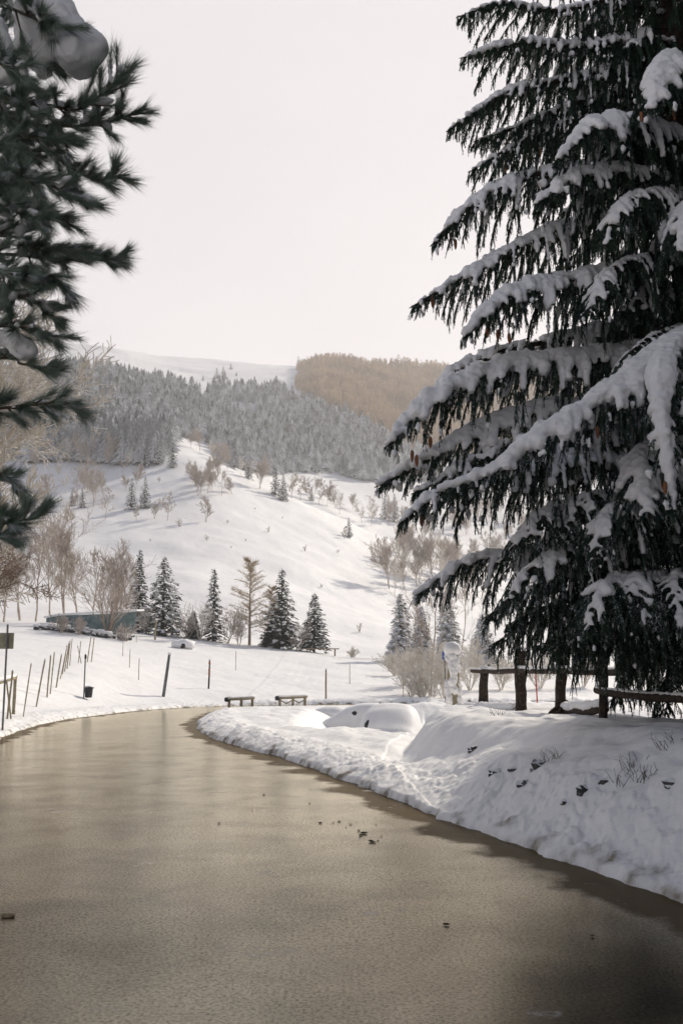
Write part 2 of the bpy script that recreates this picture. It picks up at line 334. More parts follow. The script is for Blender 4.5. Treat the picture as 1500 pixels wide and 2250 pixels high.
# grit only within a couple of metres of the road
g1 = n('ShaderNodeMapRange'); g1.inputs[1].default_value = 1.9; g1.inputs[2].default_value = .4; g1.inputs[3].default_value = 0; g1.inputs[4].default_value = .55; l(at.outputs['Fac'], g1.inputs[0])
x1 = n('ShaderNodeMix'); x1.data_type = 'RGBA'; x1.blend_type = 'MULTIPLY'; l(g1.outputs[0], x1.inputs[0]); l(r1.outputs[0], x1.inputs[6]); l(r4.outputs[0], x1.inputs[7])
l(x1.outputs[2], b.inputs['Base Color'])
z2 = n('ShaderNodeTexNoise'); z2.inputs['Scale'].default_value = 14; z2.inputs['Detail'].default_value = 7; l(ge.outputs['Position'], z2.inputs['Vector'])
z3 = n('ShaderNodeTexNoise'); z3.inputs['Scale'].default_value = .7; z3.inputs['Detail'].default_value = 6; l(ge.outputs['Position'], z3.inputs['Vector'])
b1 = n('ShaderNodeBump'); b1.inputs['Strength'].default_value = .32; b1.inputs['Distance'].default_value = .03; l(z2.outputs['Fac'], b1.inputs['Height'])
b2 = n('ShaderNodeBump'); b2.inputs['Strength'].default_value = .35; b2.inputs['Distance'].default_value = .3; l(z3.outputs['Fac'], b2.inputs['Height']); l(b1.outputs[0], b2.inputs['Normal'])
l(b2.outputs[0], b.inputs['Normal']); M['ground'] = m
g = mesh('ground', V, [TF, QF], m, smooth=True, attr={'road_distance': np.append(Dg, -3)}); tag(g, 'snow covered ground, roadside banks and hillside', None, kind='structure')
# road sheet
zr = .008*fb(X/1.7, Yy/1.7, 3, 91)*(RR.ravel() < 90)
keep = ((Dg < .75) & (RR.ravel() < 75)); kq = keep[QF].all(1)
idx = np.unique(QF[kq]); remap = np.full(len(V), -1); remap[idx] = np.arange(len(idx)); remap_c = len(idx)
Vr = np.stack([X[idx], Yy[idx], zr[idx]], 1); Vr = np.vstack([Vr, [0, 0, 0]]); remap[c] = remap_c
m = mat('wet_icy_asphalt', (.1, .09, .07), .3, .5); t = m.node_tree; n = t.nodes.new; l = t.links.new; b = t.nodes['Principled BSDF']
ge = n('ShaderNodeNewGeometry'); at = n('ShaderNodeAttribute'); at.attribute_name = 'road_distance'
z1 = n('ShaderNodeTexNoise'); z1.inputs['Scale'].default_value = 1.15; z1.inputs['Detail'].default_value = 10; z1.inputs['Roughness'].default_value = .66; z1.inputs['Distortion'].default_value = .4; l(ge.outputs['Position'], z1.inputs['Vector'])
r1 = n('ShaderNodeValToRGB'); e = r1.color_ramp.elements; e[0].position = .36; e[0].color = (.026, .024, .023, 1); e[1].position = .62; e[1].color = (.095, .072, .042, 1); l(z1.outputs['Fac'], r1.inputs[0])
z5 = n('ShaderNodeTexNoise'); z5.inputs['Scale'].default_value = 75; z5.inputs['Detail'].default_value = 4; l(ge.outputs['Position'], z5.inputs['Vector'])
r5 = n('ShaderNodeValToRGB'); r5.color_ramp.elements[0].position = .35; r5.color_ramp.elements[0].color = (.6, .6, .6, 1); r5.color_ramp.elements[1].position = .7; r5.color_ramp.elements[1].color = (1.25, 1.25, 1.25, 1); l(z5.outputs['Fac'], r5.inputs[0])
x5 = n('ShaderNodeMix'); x5.data_type = 'RGBA'; x5.blend_type = 'MULTIPLY'; x5.inputs[0].default_value = 1; l(r1.outputs[0], x5.inputs[6]); l(r5.outputs[0], x5.inputs[7])
# wet brown band of meltwater at the edges
z6 = n('ShaderNodeTexNoise'); z6.inputs['Scale'].default_value = 1.1; z6.inputs['Detail'].default_value = 6; l(ge.outputs['Position'], z6.inputs['Vector'])
m6 = n('ShaderNodeMath'); m6.operation = 'MULTIPLY_ADD'; l(z6.outputs['Fac'], m6.inputs[0]); m6.inputs[1].default_value = 1.3; l(at.outputs['Fac'], m6.inputs[2])
q6 = n('ShaderNodeMapRange'); q6.inputs[1].default_value = .20; q6.inputs[2].default_value = .36; l(m6.outputs[0], q6.inputs[0])
x6 = n('ShaderNodeMix'); x6.data_type = 'RGBA'; l(q6.outputs[0], x6.inputs[0]); l(x5.outputs[2], x6.inputs[6]); x6.inputs[7].default_value = (.075, .052, .028, 1)
z9 = n('ShaderNodeTexNoise'); z9.inputs['Scale'].default_value = 1.1; z9.inputs['Detail'].default_value = 9; z9.inputs['Roughness'].default_value = .75; l(ge.outputs['Position'], z9.inputs['Vector'])
q9 = n('ShaderNodeMapRange'); q9.inputs[1].default_value = .60; q9.inputs[2].default_value = .67; q9.inputs[4].default_value = .7; l(z9.outputs['Fac'], q9.inputs[0])
x9 = n('ShaderNodeMix'); x9.data_type = 'RGBA'; l(q9.outputs[0], x9.inputs[0]); l(x6.outputs[2], x9.inputs[6]); x9.inputs[7].default_value = (.62, .60, .57, 1)
l(x9.outputs[2], b.inputs['Base Color'])
z7 = n('ShaderNodeTexNoise'); z7.inputs['Scale'].default_value = .9; z7.inputs['Detail'].default_value = 5; l(ge.outputs['Position'], z7.inputs['Vector'])
q7 = n('ShaderNodeMapRange'); q7.inputs[1].default_value = .3; q7.inputs[2].default_value = .7; q7.inputs[3].default_value = .24; q7.inputs[4].default_value = .42; l(z7.outputs['Fac'], q7.inputs[0])
x8 = n('ShaderNodeMix'); l(q6.outputs[0], x8.inputs[0]); l(q7.outputs[0], x8.inputs[2]); x8.inputs[3].default_value = .6; l(x8.outputs[0], b.inputs['Roughness'])
bp = n('ShaderNodeBump'); bp.inputs['Strength'].default_value = .45; bp.inputs['Distance'].default_value = .006; l(z5.outputs['Fac'], bp.inputs['Height']); l(bp.outputs[0], b.inputs['Normal'])
M['road'] = m; b.inputs['Specular IOR Level'].default_value = 0
bp2 = n('ShaderNodeBump'); bp2.inputs['Strength'].default_value = .10; bp2.inputs['Distance'].default_value = .004; l(z5.outputs['Fac'], bp2.inputs['Height'])
qc = n('ShaderNodeMapRange'); qc.inputs[1].default_value = .38; qc.inputs[2].default_value = .56; qc.inputs[3].default_value = 1.26; qc.inputs[4].default_value = 1.5; l(z1.outputs['Fac'], qc.inputs[0])
za = n('ShaderNodeTexNoise'); za.inputs['Scale'].default_value = 48; za.inputs['Detail'].default_value = 5; za.inputs['Roughness'].default_value = .7; l(ge.outputs['Position'], za.inputs['Vector'])
qa = n('ShaderNodeMapRange'); qa.inputs[1].default_value = .38; qa.inputs[2].default_value = .54; qa.inputs[3].default_value = .50; qa.inputs[4].default_value = 1.08; l(za.outputs['Fac'], qa.inputs[0])
qb = n('ShaderNodeMapRange'); qb.inputs[3].default_value = 1; qb.inputs[4].default_value = .22; l(q6.outputs[0], qb.inputs[0])
fr = n('ShaderNodeFresnel'); fr.inputs['IOR'].default_value = 1.85
c_ = fr.outputs[0]
qd = n('ShaderNodeMapRange'); qd.inputs[3].default_value = 1; qd.inputs[4].default_value = .3; l(q9.outputs[0], qd.inputs[0])
for w_ in (qc, qa, qb, qd):
    ma = n('ShaderNodeMath'); ma.operation = 'MULTIPLY'; l(c_, ma.inputs[0]); l(w_.outputs[0], ma.inputs[1]); c_ = ma.outputs[0]
gl = n('ShaderNodeBsdfGlossy'); gl.inputs['Color'].default_value = (1, .925, .76, 1); gl.inputs['Roughness'].default_value = .20; l(bp2.outputs[0], gl.inputs['Normal'])
mxs = n('ShaderNodeMixShader'); l(c_, mxs.inputs[0]); l(b.outputs[0], mxs.inputs[1]); l(gl.outputs[0], mxs.inputs[2]); l(mxs.outputs[0], t.nodes['Material Output'].inputs['Surface'])
o = mesh('road', Vr, [remap[TF], remap[QF[kq]]], m, smooth=True, attr={'road_distance': np.append(Dg[idx], -3)}); tag(o, 'wet icy grey road bending away to the right', None, kind='structure')
# ---------------------------------------------------------------- near conifers
def brush(mb, base, d, length, width, K=20, nw=.004, lean=.35, core=.006, seed=0, tipcone=True):
    """needle-clad twigs: base (n,3), d (n,3) unit, length (n), width (n)"""
    base = np.asarray(base, float); d = np.asarray(d, float); n_ = len(base)
    if n_ == 0: return
    q = np.random.RandomState(seed+n_)
    d = d/np.linalg.norm(d, axis=1, keepdims=True)
    a = np.where(np.abs(d[:, 2:3]) < .9, [[0, 0, 1.]], [[1., 0, 0]])
    x = np.cross(d, a); x /= np.linalg.norm(x, axis=1, keepdims=True); y = np.cross(d, x)
    t = (np.arange(K)+q.rand(n_, K))/K; an = q.rand(n_, K)*6.283
    Lh = length[:, None]; W = width[:, None]*(.75+.5*q.rand(n_, K))*(1-.45*t**3)
    rad = np.cos(an)[..., None]*x[:, None]+np.sin(an)[..., None]*y[:, None]
    tan = -np.sin(an)[..., None]*x[:, None]+np.cos(an)[..., None]*y[:, None]
    b = base[:, None]+d[:, None]*(t*Lh*.96)[..., None]
    tip = b+rad*W[..., None]+d[:, None]*(W*lean*2.2)[..., None]
    V = np.stack([b-tan*nw, b+tan*nw, tip], 2).reshape(-1, 3)
    mb.add(V, np.arange(n_*K*3).reshape(-1, 3))
    if core:                                       # the twig itself: a slim three-sided spike
        an = np.arange(3)*2.094
        ring = base[:, None]+(np.cos(an)[None, :, None]*x[:, None]+np.sin(an)[None, :, None]*y[:, None])*core
        V = np.concatenate([ring, (base+d*length[:, None])[:, None]], 1).reshape(-1, 3)
        o = np.arange(n_)[:, None, None]*4; mb.add(V, (o+np.array([[0, 1, 3], [1, 2, 3], [2, 0, 3]])).reshape(-1, 3))
def snow_mod(o, vox, smooth=3):
    if 'lump' not in bpy.data.textures:
        t = bpy.data.textures.new('lump', 'CLOUDS'); t.noise_scale = .075; t.noise_depth = 2
    r = o.modifiers.new('remesh', 'REMESH'); r.mode = 'VOXEL'; r.voxel_size = vox; r.use_smooth_shade = True
    s = o.modifiers.new('smooth', 'SMOOTH'); s.factor = .5; s.iterations = smooth
    d = o.modifiers.new('lumps', 'DISPLACE'); d.texture = bpy.data.textures['lump']; d.strength = vox*2.6; d.mid_level = .5
def spruce_branch(root, pts, snow=1., lmax=None, dense=1., name='branch', rough=False, seed=0, into=None):
    """one bough: wood, laterals, hanging needle twigs; its snow load is a sub-part"""
    q = np.random.RandomState(seed); n_ = 34 if not rough else 18
    c = spline(pts, n_); seg = np.linalg.norm(np.diff(c, axis=0), axis=1); Lb = seg.sum(); s = np.concatenate([[0], np.cumsum(seg)])/Lb
    if rough: c[1:-1] += (q.rand(n_-2, 3)-.5)*.04
    mb = into[0] if into else MB(); tube(mb, c, np.interp(s, [0, 1], [.018+.012*Lb, .006]), 6, cap=False)
    lm = lmax or min(1.0, .16+.24*Lb)
    B, D, LN, W = [], [], [], []
    lat = []; step = (.072 if not rough else .15)/dense; ns = max(6, int(Lb*.93/step))
    for k in range(ns):
        t = .09+.90*(k+q.rand()*.6)/ns; i = min(n_-2, int(np.searchsorted(s, t))-0); i = max(1, min(i, n_-2))
        f = (t-s[i-1])/max(1e-6, s[i]-s[i-1]); p = c[i-1]+(c[i]-c[i-1])*np.clip(f, 0, 1)
        g = c[i]-c[i-1]; g /= np.linalg.norm(g)
        sd = np.cross(g, [0, 0, 1.]); sd /= max(.05, np.linalg.norm(sd)); sg = 1 if k % 2 else -1
        ll = lm*(math.sin(math.pi*min(1, .22+.78*t)))**.75*(.65+.6*q.rand())*(1 if t < .9 else .6)+.07
        dv = sd*sg*(.62+.3*q.rand())+g*(.55+.3*q.rand())+np.array([0, 0, .10*(q.rand()-.4)])
        dv /= np.linalg.norm(dv); m_ = max(3, int(ll/.085)); pp = [p]; dd = dv.copy(); dr = .13+.16*q.rand()
        for a in range(m_):
            dd = dd+np.array([0, 0, -dr]); dd /= np.linalg.norm(dd); pp.append(pp[-1]+dd*ll/m_)
        lat.append((np.array(pp), t, ll))
        pp = np.array(pp); dl = np.diff(pp, axis=0); ln = np.linalg.norm(dl, axis=1)
        B += list(pp[:-1]); D += list(dl); LN += list(ln*1.25); W += [.026]*m_
        for a in range(m_):                        # hanging twigs
            for z in range(3 if not rough else 2):
                pb = pp[a]+dl[a]*q.rand(); hl = (.07+.25*q.rand()**1.3)*(1.2-.6*t)*(1.0 if ll > .3 else .75)*(1.25 if rough else 1)
                h = np.array([0, 0, -1.])+dl[a]/ln[a]*(.15+.45*q.rand())+(q.rand(3)-.5)*.55
                B.append(pb); D.append(h); LN.append(hl); W.append(.021+.012*q.rand())
    for i in range(1, n_-1):                        # needles along the bough and twigs right below it
        g = c[i+1]-c[i]
        if s[i] > .25: B.append(c[i]); D.append(g); LN.append(np.linalg.norm(g)*1.2); W.append(.026)
        for z in range(2):
            B.append(c[i]+g*q.rand()); D.append(np.array([0, 0, -1.])+g*.6/np.linalg.norm(g)*q.rand()+(q.rand(3)-.5)*.5)
            LN.append((.10+.26*q.rand())*(1.1-.5*s[i])); W.append(.02)
    D = np.array(D); D /= np.linalg.norm(D, axis=1, keepdims=True)
    brush(mb, np.array(B), D, np.array(LN), np.array(W), 20 if not rough else 12, .0062 if not rough else .011, .5, .009 if not rough else .016, seed)
    if into: o = None
    nT = sum(len(a) for a in mb.T); nQ = sum(len(a) for a in mb.Q)
    if not into: o = mesh(name, np.concatenate(mb.V), mb.faces(), [M['spruce'], M['bark']], root, mi=np.r_[np.zeros(nT), np.ones(nQ)])
    if snow > 0:
        sb = into[1] if into else MB(); rn = .6+.8*q.rand(n_)
        i0 = int(n_*.18); prof = np.interp(s, [0, .2, .55, .9, 1], [.02, .05, .085, .06, .03])*snow*rn
        prof = blur(prof, 1, 0)
        cut = [i0]
        while cut[-1] < n_-4: cut.append(min(n_, cut[-1]+(q.randint(5, 11) if snow < 1.15 else q.randint(12, 22))))
        for a, b in zip(cut[:-1], cut[1:]):
            gpx = 1 if snow > 1.1 else q.randint(0, 3); b2 = min(n_, b+1 if snow > 1.1 else b-gpx)
            if b2-a >= 3: tube(sb, c[a:b2]+np.array([0, 0, 1.])*(prof[a:b2, None]*.5+.008), prof[a:b2]*(.75+.5*q.rand()), 8, flat=.75, jit=.2)
        if not rough:
            for z in range(int(50*Lb/3)):          # clots caught on the hanging sprays
                pp, t, ll = lat[q.randint(len(lat))]; e = pp[q.randint(1, len(pp))]+(q.rand(3)-.5)*[.08, .08, .1]-[0, 0, .12*q.rand()]
                r_ = (.012+.022*q.rand()**2)*min(1.3, .6+snow*.5); sph(sb, e, (r_, r_, r_*(1+1.5*q.rand())), 6, 4, .4, q.randint(999))
        for pp, t, ll in lat:
            if q.rand() > .18+.25*(t < .3):
                kk = max(3, int(len(pp)*(.45+.45*q.rand()))); z = pp[:kk]; r0 = (.036+.052*q.rand())*snow*(.55+.45*min(1, ll/.5))
                tube(sb, z+[0, 0, r0*.6+.006], np.linspace(r0, r0*.5, len(z))*(.8+.4*q.rand(len(z))), 7, flat=.85)
            if q.rand() < .35 and len(pp) > 4:
                a = q.randint(2, max(3, int(len(pp)*.7))); sph(sb, pp[a-1]+[0, 0, .02], .06*snow*(.6+.6*q.rand()), 7, 5)
        if not into: so_ = sb.build('snow_load', M['snow'], o, True); snow_mod(so_, .021 if not rough else .04, 2)
    return o
T_X, T_Y = 5.02, 13.6; T_B = gz(T_X, T_Y)-.15
hero = thing('spruce_tree', 'tall dark spruce with long snow laden boughs drooping over the log fence', 'spruce tree', (T_X, T_Y, T_B))
hb = np.array([T_X, T_Y, T_B])
def rel(pts): return [P(*a)-hb for a in pts]
def troot(v):                                      # on the trunk, at the height the photo shows as row v
    return np.array([T_X, T_Y, P(1490, v, T_Y)[2]])-hb
mb = MB(); hz = np.linspace(0, 21, 30); tube(mb, np.stack([.03*np.sin(hz), .02*np.cos(hz*1.3), hz], 1), np.interp(hz, [0, .5, 2, 12, 21], [.46, .34, .30, .18, .03]), 16, jit=.08)
mb.build('trunk', M['bark'], hero, True)
HB = [  # root row, points (u, v, distance), snow
 (-60, [(1250, 20, 12.9), (1100, 10, 12.6), (1003, 38, 12.4)], .6), (60, [(1290, 100, 12.9), (1150, 95, 12.5), (1012, 128, 12.3)], .9),
 (110, [(1260, 170, 12.8), (1130, 195, 12.5), (1050, 240, 12.3), (982, 288, 12.2)], .7), (170, [(1250, 230, 12.9), (1130, 280, 12.6), (1040, 312, 12.4)], .55),
 (240, [(1240, 270, 12.8), (1130, 320, 12.5), (1030, 378, 12.3)], .55),
 (330, [(1250, 370, 12.7), (1130, 395, 12.3), (1030, 450, 12.0), (946, 540, 11.9)], .95),
 (450, [(1260, 490, 12.7), (1150, 530, 12.2), (1030, 600, 11.9), (902, 675, 11.8)], .85),
 (560, [(1280, 610, 12.3), (1150, 632, 11.6), (1070, 680, 11.2), (1018, 742, 11.0)], 1.25),
 (660, [(1250, 740, 12.8), (1100, 770, 12.5), (1000, 810, 12.3), (935, 872, 12.2)], .9),
 (760, [(1250, 790, 12.2), (1080, 815, 11.7), (950, 875, 11.4), (845, 985, 11.2)], 1.6),
 (860, [(1200, 900, 12.2), (1040, 950, 11.9), (930, 1010, 11.7), (825, 1070, 11.6)], 1.35),
 (930, [(1200, 960, 12.0), (1060, 1000, 11.7), (960, 1060, 11.5), (905, 1085, 11.4)], 1.0),
 (1000, [(1330, 1010, 12.3), (1200, 1010, 11.6), (1050, 1060, 11.2), (950, 1090, 11.0), (873, 1155, 10.9)], 1.2),
 (1080, [(1300, 1100, 12.0), (1190, 1130, 11.4), (1120, 1210, 11.1)], .9),
 (1180, [(1300, 1190, 12.5), (1150, 1215, 12.1), (1020, 1235, 11.9), (908, 1312, 11.8)], 1.0),
 (1200, [(1320, 1200, 11.9), (1180, 1240, 11.3), (1100, 1340, 11.0)], .8),
 (1270, [(1330, 1260, 12.4), (1180, 1290, 12.0), (1060, 1360, 11.8)], .5),
 (1350, [(1350, 1310, 12.6), (1230, 1320, 12.3), (1110, 1375, 12.2)], .4),
 (190, [(1475, 140, 12.2), (1450, 160, 11.5), (1430, 245, 11.1)], 1.5), (300, [(1400, 270, 12.4), (1300, 278, 11.6), (1225, 350, 11.2)], 1.3),
 (400, [(1380, 380, 12.4), (1260, 390, 11.7), (1175, 450, 11.4)], 1.15), (420, [(1440, 420, 12.3), (1360, 450, 11.5), (1330, 540, 11.2)], .7),
 (560, [(1430, 560, 12.3), (1330, 600, 11.6), (1290, 690, 11.3)], .6), (520, [(1500, 480, 12.1), (1510, 470, 11.3), (1490, 560, 10.8)], 1.2),
 (720, [(1480, 720, 12.2), (1400, 760, 11.5), (1340, 860, 11.2)], .35),
 (960, [(1450, 990, 12.2), (1410, 1010, 11.2), (1425, 1140, 10.6)], 1.2), (1100, [(1420, 1110, 12.0), (1330, 1130, 11.2), (1300, 1240, 10.9)], .8),
 (1050, [(1380, 1080, 12.2), (1270, 1100, 11.5), (1230, 1190, 11.2)], .8),
 (1260, [(1420, 1270, 12.0), (1330, 1290, 11.0), (1290, 1390, 10.7)], .85), (1250, [(1450, 1270, 12.0), (1390, 1280, 11.1), (1420, 1370, 10.7)], .8),
 (1240, [(1500, 1260, 12.0), (1480, 1280, 11.2), (1500, 1380, 10.8)], .6), (1380, [(1400, 1350, 12.6), (1290, 1370, 12.2), (1210, 1410, 12.0)], .3),
 (1420, [(1450, 1440, 13.6), (1390, 1470, 14.1), (1360, 1545, 14.4)], .1), (1430, [(1500, 1460, 13.4), (1480, 1490, 13.9), (1460, 1570, 14.3)], .1),
 (1330, [(1300, 1330, 12.9), (1180, 1360, 12.6), (1075, 1420, 12.5)], .25), (1360, [(1400, 1370, 12.8), (1280, 1395, 12.5), (1225, 1440, 12.4)], .15), (1390, [(1450, 1400, 12.8), (1400, 1420, 12.6), (1375, 1490, 12.7)], .1),
 (1320, [(1420, 1340, 12.8), (1300, 1370, 12.5), (1180, 1420, 12.4)], .2)]
for k, (rv, pts, sn) in enumerate(HB):
    spruce_branch(hero, [troot(rv)]+rel(pts), sn, seed=100+k)
# the nearest, heaviest bough comes in from the right of the trunk
spruce_branch(hero, [troot(640)]+rel([(1600, 690, 12.6), (1500, 750, 11.4), (1390, 830, 10.9), (1290, 900, 10.7), (1180, 970, 10.6), (1080, 1040, 10.6), (960, 1082, 10.7)]), 1.75, lmax=.85, seed=160)
spruce_branch(hero, [troot(700)]+rel([(1560, 745, 12.0), (1470, 775, 10.9), (1450, 880, 10.4), (1462, 1000, 10.2), (1478, 1130, 10.15)]), 1.5, lmax=.4, seed=161)
spruce_branch(hero, [troot(560)]+rel([(1620, 640, 12.0), (1580, 720, 10.9), (1530, 830, 10.4), (1520, 1000, 10.2)]), 1.6, lmax=.6, seed=162)
# the rest of the crown: boughs all round the trunk
q = np.random.RandomState(5); k = 0
inner = (MB(), MB())
for z in np.concatenate([np.arange(.9, 12.4, .115), np.arange(12.4, 20.6, .2)]):
    full = 3.6*(1-(z/21.5))**.62+.25
    az = k*137.5+q.rand()*40; Lr = full*(.6+.45*q.rand())
    lft = math.cos(R(az-180))                      # 1: towards the left of the picture
    if z < 12 and lft > .2: Lr *= .66
    if z > 12: Lr = full*(.85+.25*q.rand())
    if z < 2.9 and lft > -.55: k += 1; continue
    dx, dy = math.cos(R(az)), math.sin(R(az))
    p0 = np.array([0, 0, z]); tip = np.array([dx*Lr, dy*Lr, z-.34*Lr-.1]); mid = np.array([dx*Lr*.5, dy*Lr*.5, z-.05])
    if z < 2: tip[2] = max(tip[2], .45)
    spruce_branch(hero, [p0, mid, tip], (.8 if lft > 0 else .55) if z > 2.5 else .15, rough=True, dense=1.2, seed=300+k, lmax=.8, into=inner); k += 1
nT = sum(len(a) for a in inner[0].T); nQ = sum(len(a) for a in inner[0].Q)
o = mesh('inner_boughs', np.concatenate(inner[0].V), inner[0].faces(), [M['spruce'], M['bark']], hero, mi=np.r_[np.zeros(nT), np.ones(nQ)]); tag(o, kind='stuff')
z = inner[1].build('snow_cover', M['snow'], o, True); tag(z, kind='stuff'); snow_mod(z, .035, 1)
# hanging cones
q = np.random.RandomState(8)
for (u, v, Y) in [(1093, 735, 11.2), (1118, 742, 11.2), (1070, 727, 11.1), (905, 1000, 11.2), (915, 1010, 11.2), (945, 970, 11.3), (1185, 335, 12.4), (1110, 365, 12.4), (990, 520, 11.9), (1000, 535, 12.0), (950, 663, 11.8), (1325, 955, 10.6), (1312, 948, 10.6), (1460, 1070, 10.1), (1455, 1060, 10.2), (1408, 255, 11.2), (1480, 250, 11.2), (915, 1130, 11.0), (925, 1140, 10.9)]:
    p = P(u, v, Y)-hb; mb = MB(); tube(mb, [p+[0, 0, .06], p+[0, 0, .045], p, p-[0, 0, .05], p-[0, 0, .085]], [.006, .019, .023, .018, .004], 8, jit=.3)
    mb.build('cone', M['cone'], hero, True)
# ---------------------------------------------------------------- pine on the left, close to the camera
PX, PY = -3.45, 4.9; pb = np.array([PX, PY, gz(PX, PY)-.1])
pine = thing('pine_tree', 'pine with long needles and snow clumps reaching in from the left edge', 'pine tree', pb)
mb = MB(); hz = np.linspace(0, 9, 20); tube(mb, np.stack([.05*np.sin(hz*.8), .04*np.cos(hz), hz], 1), np.interp(hz, [0, 9], [.19, .05]), 12, jit=.1); mb.build('trunk', M['pbark'], pine, True)
def pine_branch(pts, spread=.42, nsh=16, snow=.6, seed=0, t0=.25, mat_='pine', down=.0, nl=.072):
    nsh = int(nsh*3.0); t0 = t0*.35 if t0 < .35 else t0
    q = np.random.RandomState(seed); c = spline(pts, 26); seg = np.linalg.norm(np.diff(c, axis=0), axis=1); Lb = seg.sum(); s = np.r_[0, np.cumsum(seg)]/Lb
    mb = MB(); tube(mb, c, np.interp(s, [0, 1], [.022, .005]), 6, cap=False); B, D, LN = [], [], []; sh = []
    for k in range(nsh):
        t = t0+(1-t0)*(k+q.rand())/nsh; i = min(24, int(np.searchsorted(s, t))); p = c[i]; g = c[min(25, i+1)]-c[i-1]; g /= np.linalg.norm(g)
        dv = g*(.75+.3*q.rand())+(q.rand(3)-.5)*np.array([1.5, 1.4, 1.3])+np.array([0, 0, .1-down]); dv /= np.linalg.norm(dv)
        ll = spread*(1.15-.75*t)*(.30+.75*q.rand()); z = np.linspace(0, 1, 7)[:, None]; pp = p+dv*ll*z+np.array([0, 0, .10])*(z**2)*ll*(q.rand()-.2)*3
        tube(mb, pp, np.linspace(.006, .003, 7), 4, cap=False); sh.append((pp, dv, ll))
        for a in range(3 if ll > .12 else 1, 6): B.append(pp[a]); D.append(pp[a+1]-pp[a]); LN.append(np.linalg.norm(pp[a+1]-pp[a])*1.3)
    for i in range(17, 25): B.append(c[i]); D.append(c[i+1]-c[i]); LN.append(seg[i]*1.3)
    D = np.array(D); B = np.array(B); LN = np.array(LN)
    brush(mb, B, D, LN, nl*(.45+.45*q.rand(len(B))), 40, .0014, .85, .004, seed)
    nT = sum(len(a) for a in mb.T); nQ = sum(len(a) for a in mb.Q)
    o = mesh('branch', np.concatenate(mb.V), mb.faces(), [M[mat_], M['pbark']], pine, mi=np.r_[np.zeros(nT), np.ones(nQ)])
    if snow > 0:
        sb = MB(); any_ = False
        for pp, dv, ll in sh:
            if q.rand() < snow*1.5:
                r0 = .009+.024*q.rand()**1.6*(.5+snow); tube(sb, pp[1:6]+[0, 0, r0*.8], [r0*.5, r0, r0*1.1, r0*.9, r0*.5], 7, flat=.7, jit=.3); any_ = True
        if any_:
            z = sb.build('snow_load', M['snow'], o, True); snow_mod(z, .011, 2)
    return o
def prel(pts): return [P(*a)-pb for a in pts]
def proot(v): return np.array([PX, PY, P(0, v, PY)[2]])-pb
PB = [ (-150, [(-100, -60, 4.8), (30, 20, 4.6), (138, 60, 4.5)], .34, 22, .5, .2), (0, [(-100, 60, 5.0), (30, 110, 4.9), (138, 150, 4.8)], .26, 16, .4, .3),
 (60, [(-80, 120, 4.6), (0, 140, 4.4), (60, 175, 4.4)], .34, 20, .5, .2),
 (300, [(-50, 230, 4.9), (90, 230, 4.8), (168, 240, 4.7), (230, 205, 4.7), (274, 158, 4.7)], .36, 28, .55, .3),
 (330, [(-50, 260, 5.1), (88, 275, 5.0), (198, 275, 4.95), (296, 250, 4.9)], .32, 26, .45, .3),
 (380, [(-50, 310, 4.8), (60, 300, 4.6), (158, 315, 4.6)], .36, 26, .4, .2),
 (420, [(-50, 360, 5.0), (90, 330, 4.9), (158, 370, 4.8), (213, 395, 4.75), (268, 385, 4.7)], .22, 10, .35, .62),
 (470, [(-50, 400, 4.7), (60, 390, 4.6), (138, 420, 4.6), (183, 445, 4.6)], .36, 28, .5, .2),
 (540, [(-50, 470, 4.9), (60, 470, 4.8), (138, 480, 4.7)], .36, 24, .5, .2),
 (610, [(-50, 520, 4.8), (70, 545, 4.7), (158, 545, 4.65)], .32, 24, .45, .25), (600, [(-50, 560, 5.0), (108, 570, 4.9), (198, 568, 4.85), (263, 568, 4.85)], .16, 9, .2, .72),
 (690, [(-50, 610, 4.8), (60, 600, 4.7), (118, 610, 4.6), (148, 640, 4.6)], .24, 20, .3, .2), (740, [(-50, 660, 4.8), (50, 650, 4.7), (123, 700, 4.7)], .28, 22, .4, .2),
 (800, [(-50, 720, 4.8), (50, 720, 4.7), (123, 742, 4.7)], .26, 18, .3, .2), (860, [(-50, 790, 4.9), (50, 800, 4.8), (118, 815, 4.8)], .22, 14, .5, .2),
 (930, [(-60, 900, 4.8), (60, 890, 4.7), (128, 885, 4.7), (163, 892, 4.7)], .28, 26, .15, .15), (1180, [(-60, 1150, 4.6), (10, 1150, 4.5), (65, 1140, 4.5), (93, 1122, 4.5)], .24, 22, .1, .1),
 (1080, [(-60, 1060, 4.8), (0, 1040, 4.7), (50, 1075, 4.7)], .22, 14, .1, .1), (1230, [(-60, 1180, 4.6), (-10, 1180, 4.5), (30, 1190, 4.5)], .2, 12, .1, .1),
 (250, [(-90, 200, 4.7), (-20, 200, 4.5), (70, 250, 4.4)], .34, 20, .4, .2), (500, [(-90, 440, 4.5), (-20, 440, 4.4), (80, 480, 4.3)], .34, 22, .5, .2), (400, [(-90, 330, 4.5), (-20, 350, 4.4), (70, 400, 4.3)], .3, 20, .5, .2),
 (650, [(-90, 570, 4.5), (-20, 590, 4.4), (50, 620, 4.4)], .3, 18, .4, .2)]
for k, (rv, pts, sp_, ns_, sn, t0) in enumerate(PB):
    pine_branch([proot(rv)]+prel(pts), sp_, ns_, sn, 700+k, t0, down=.08)
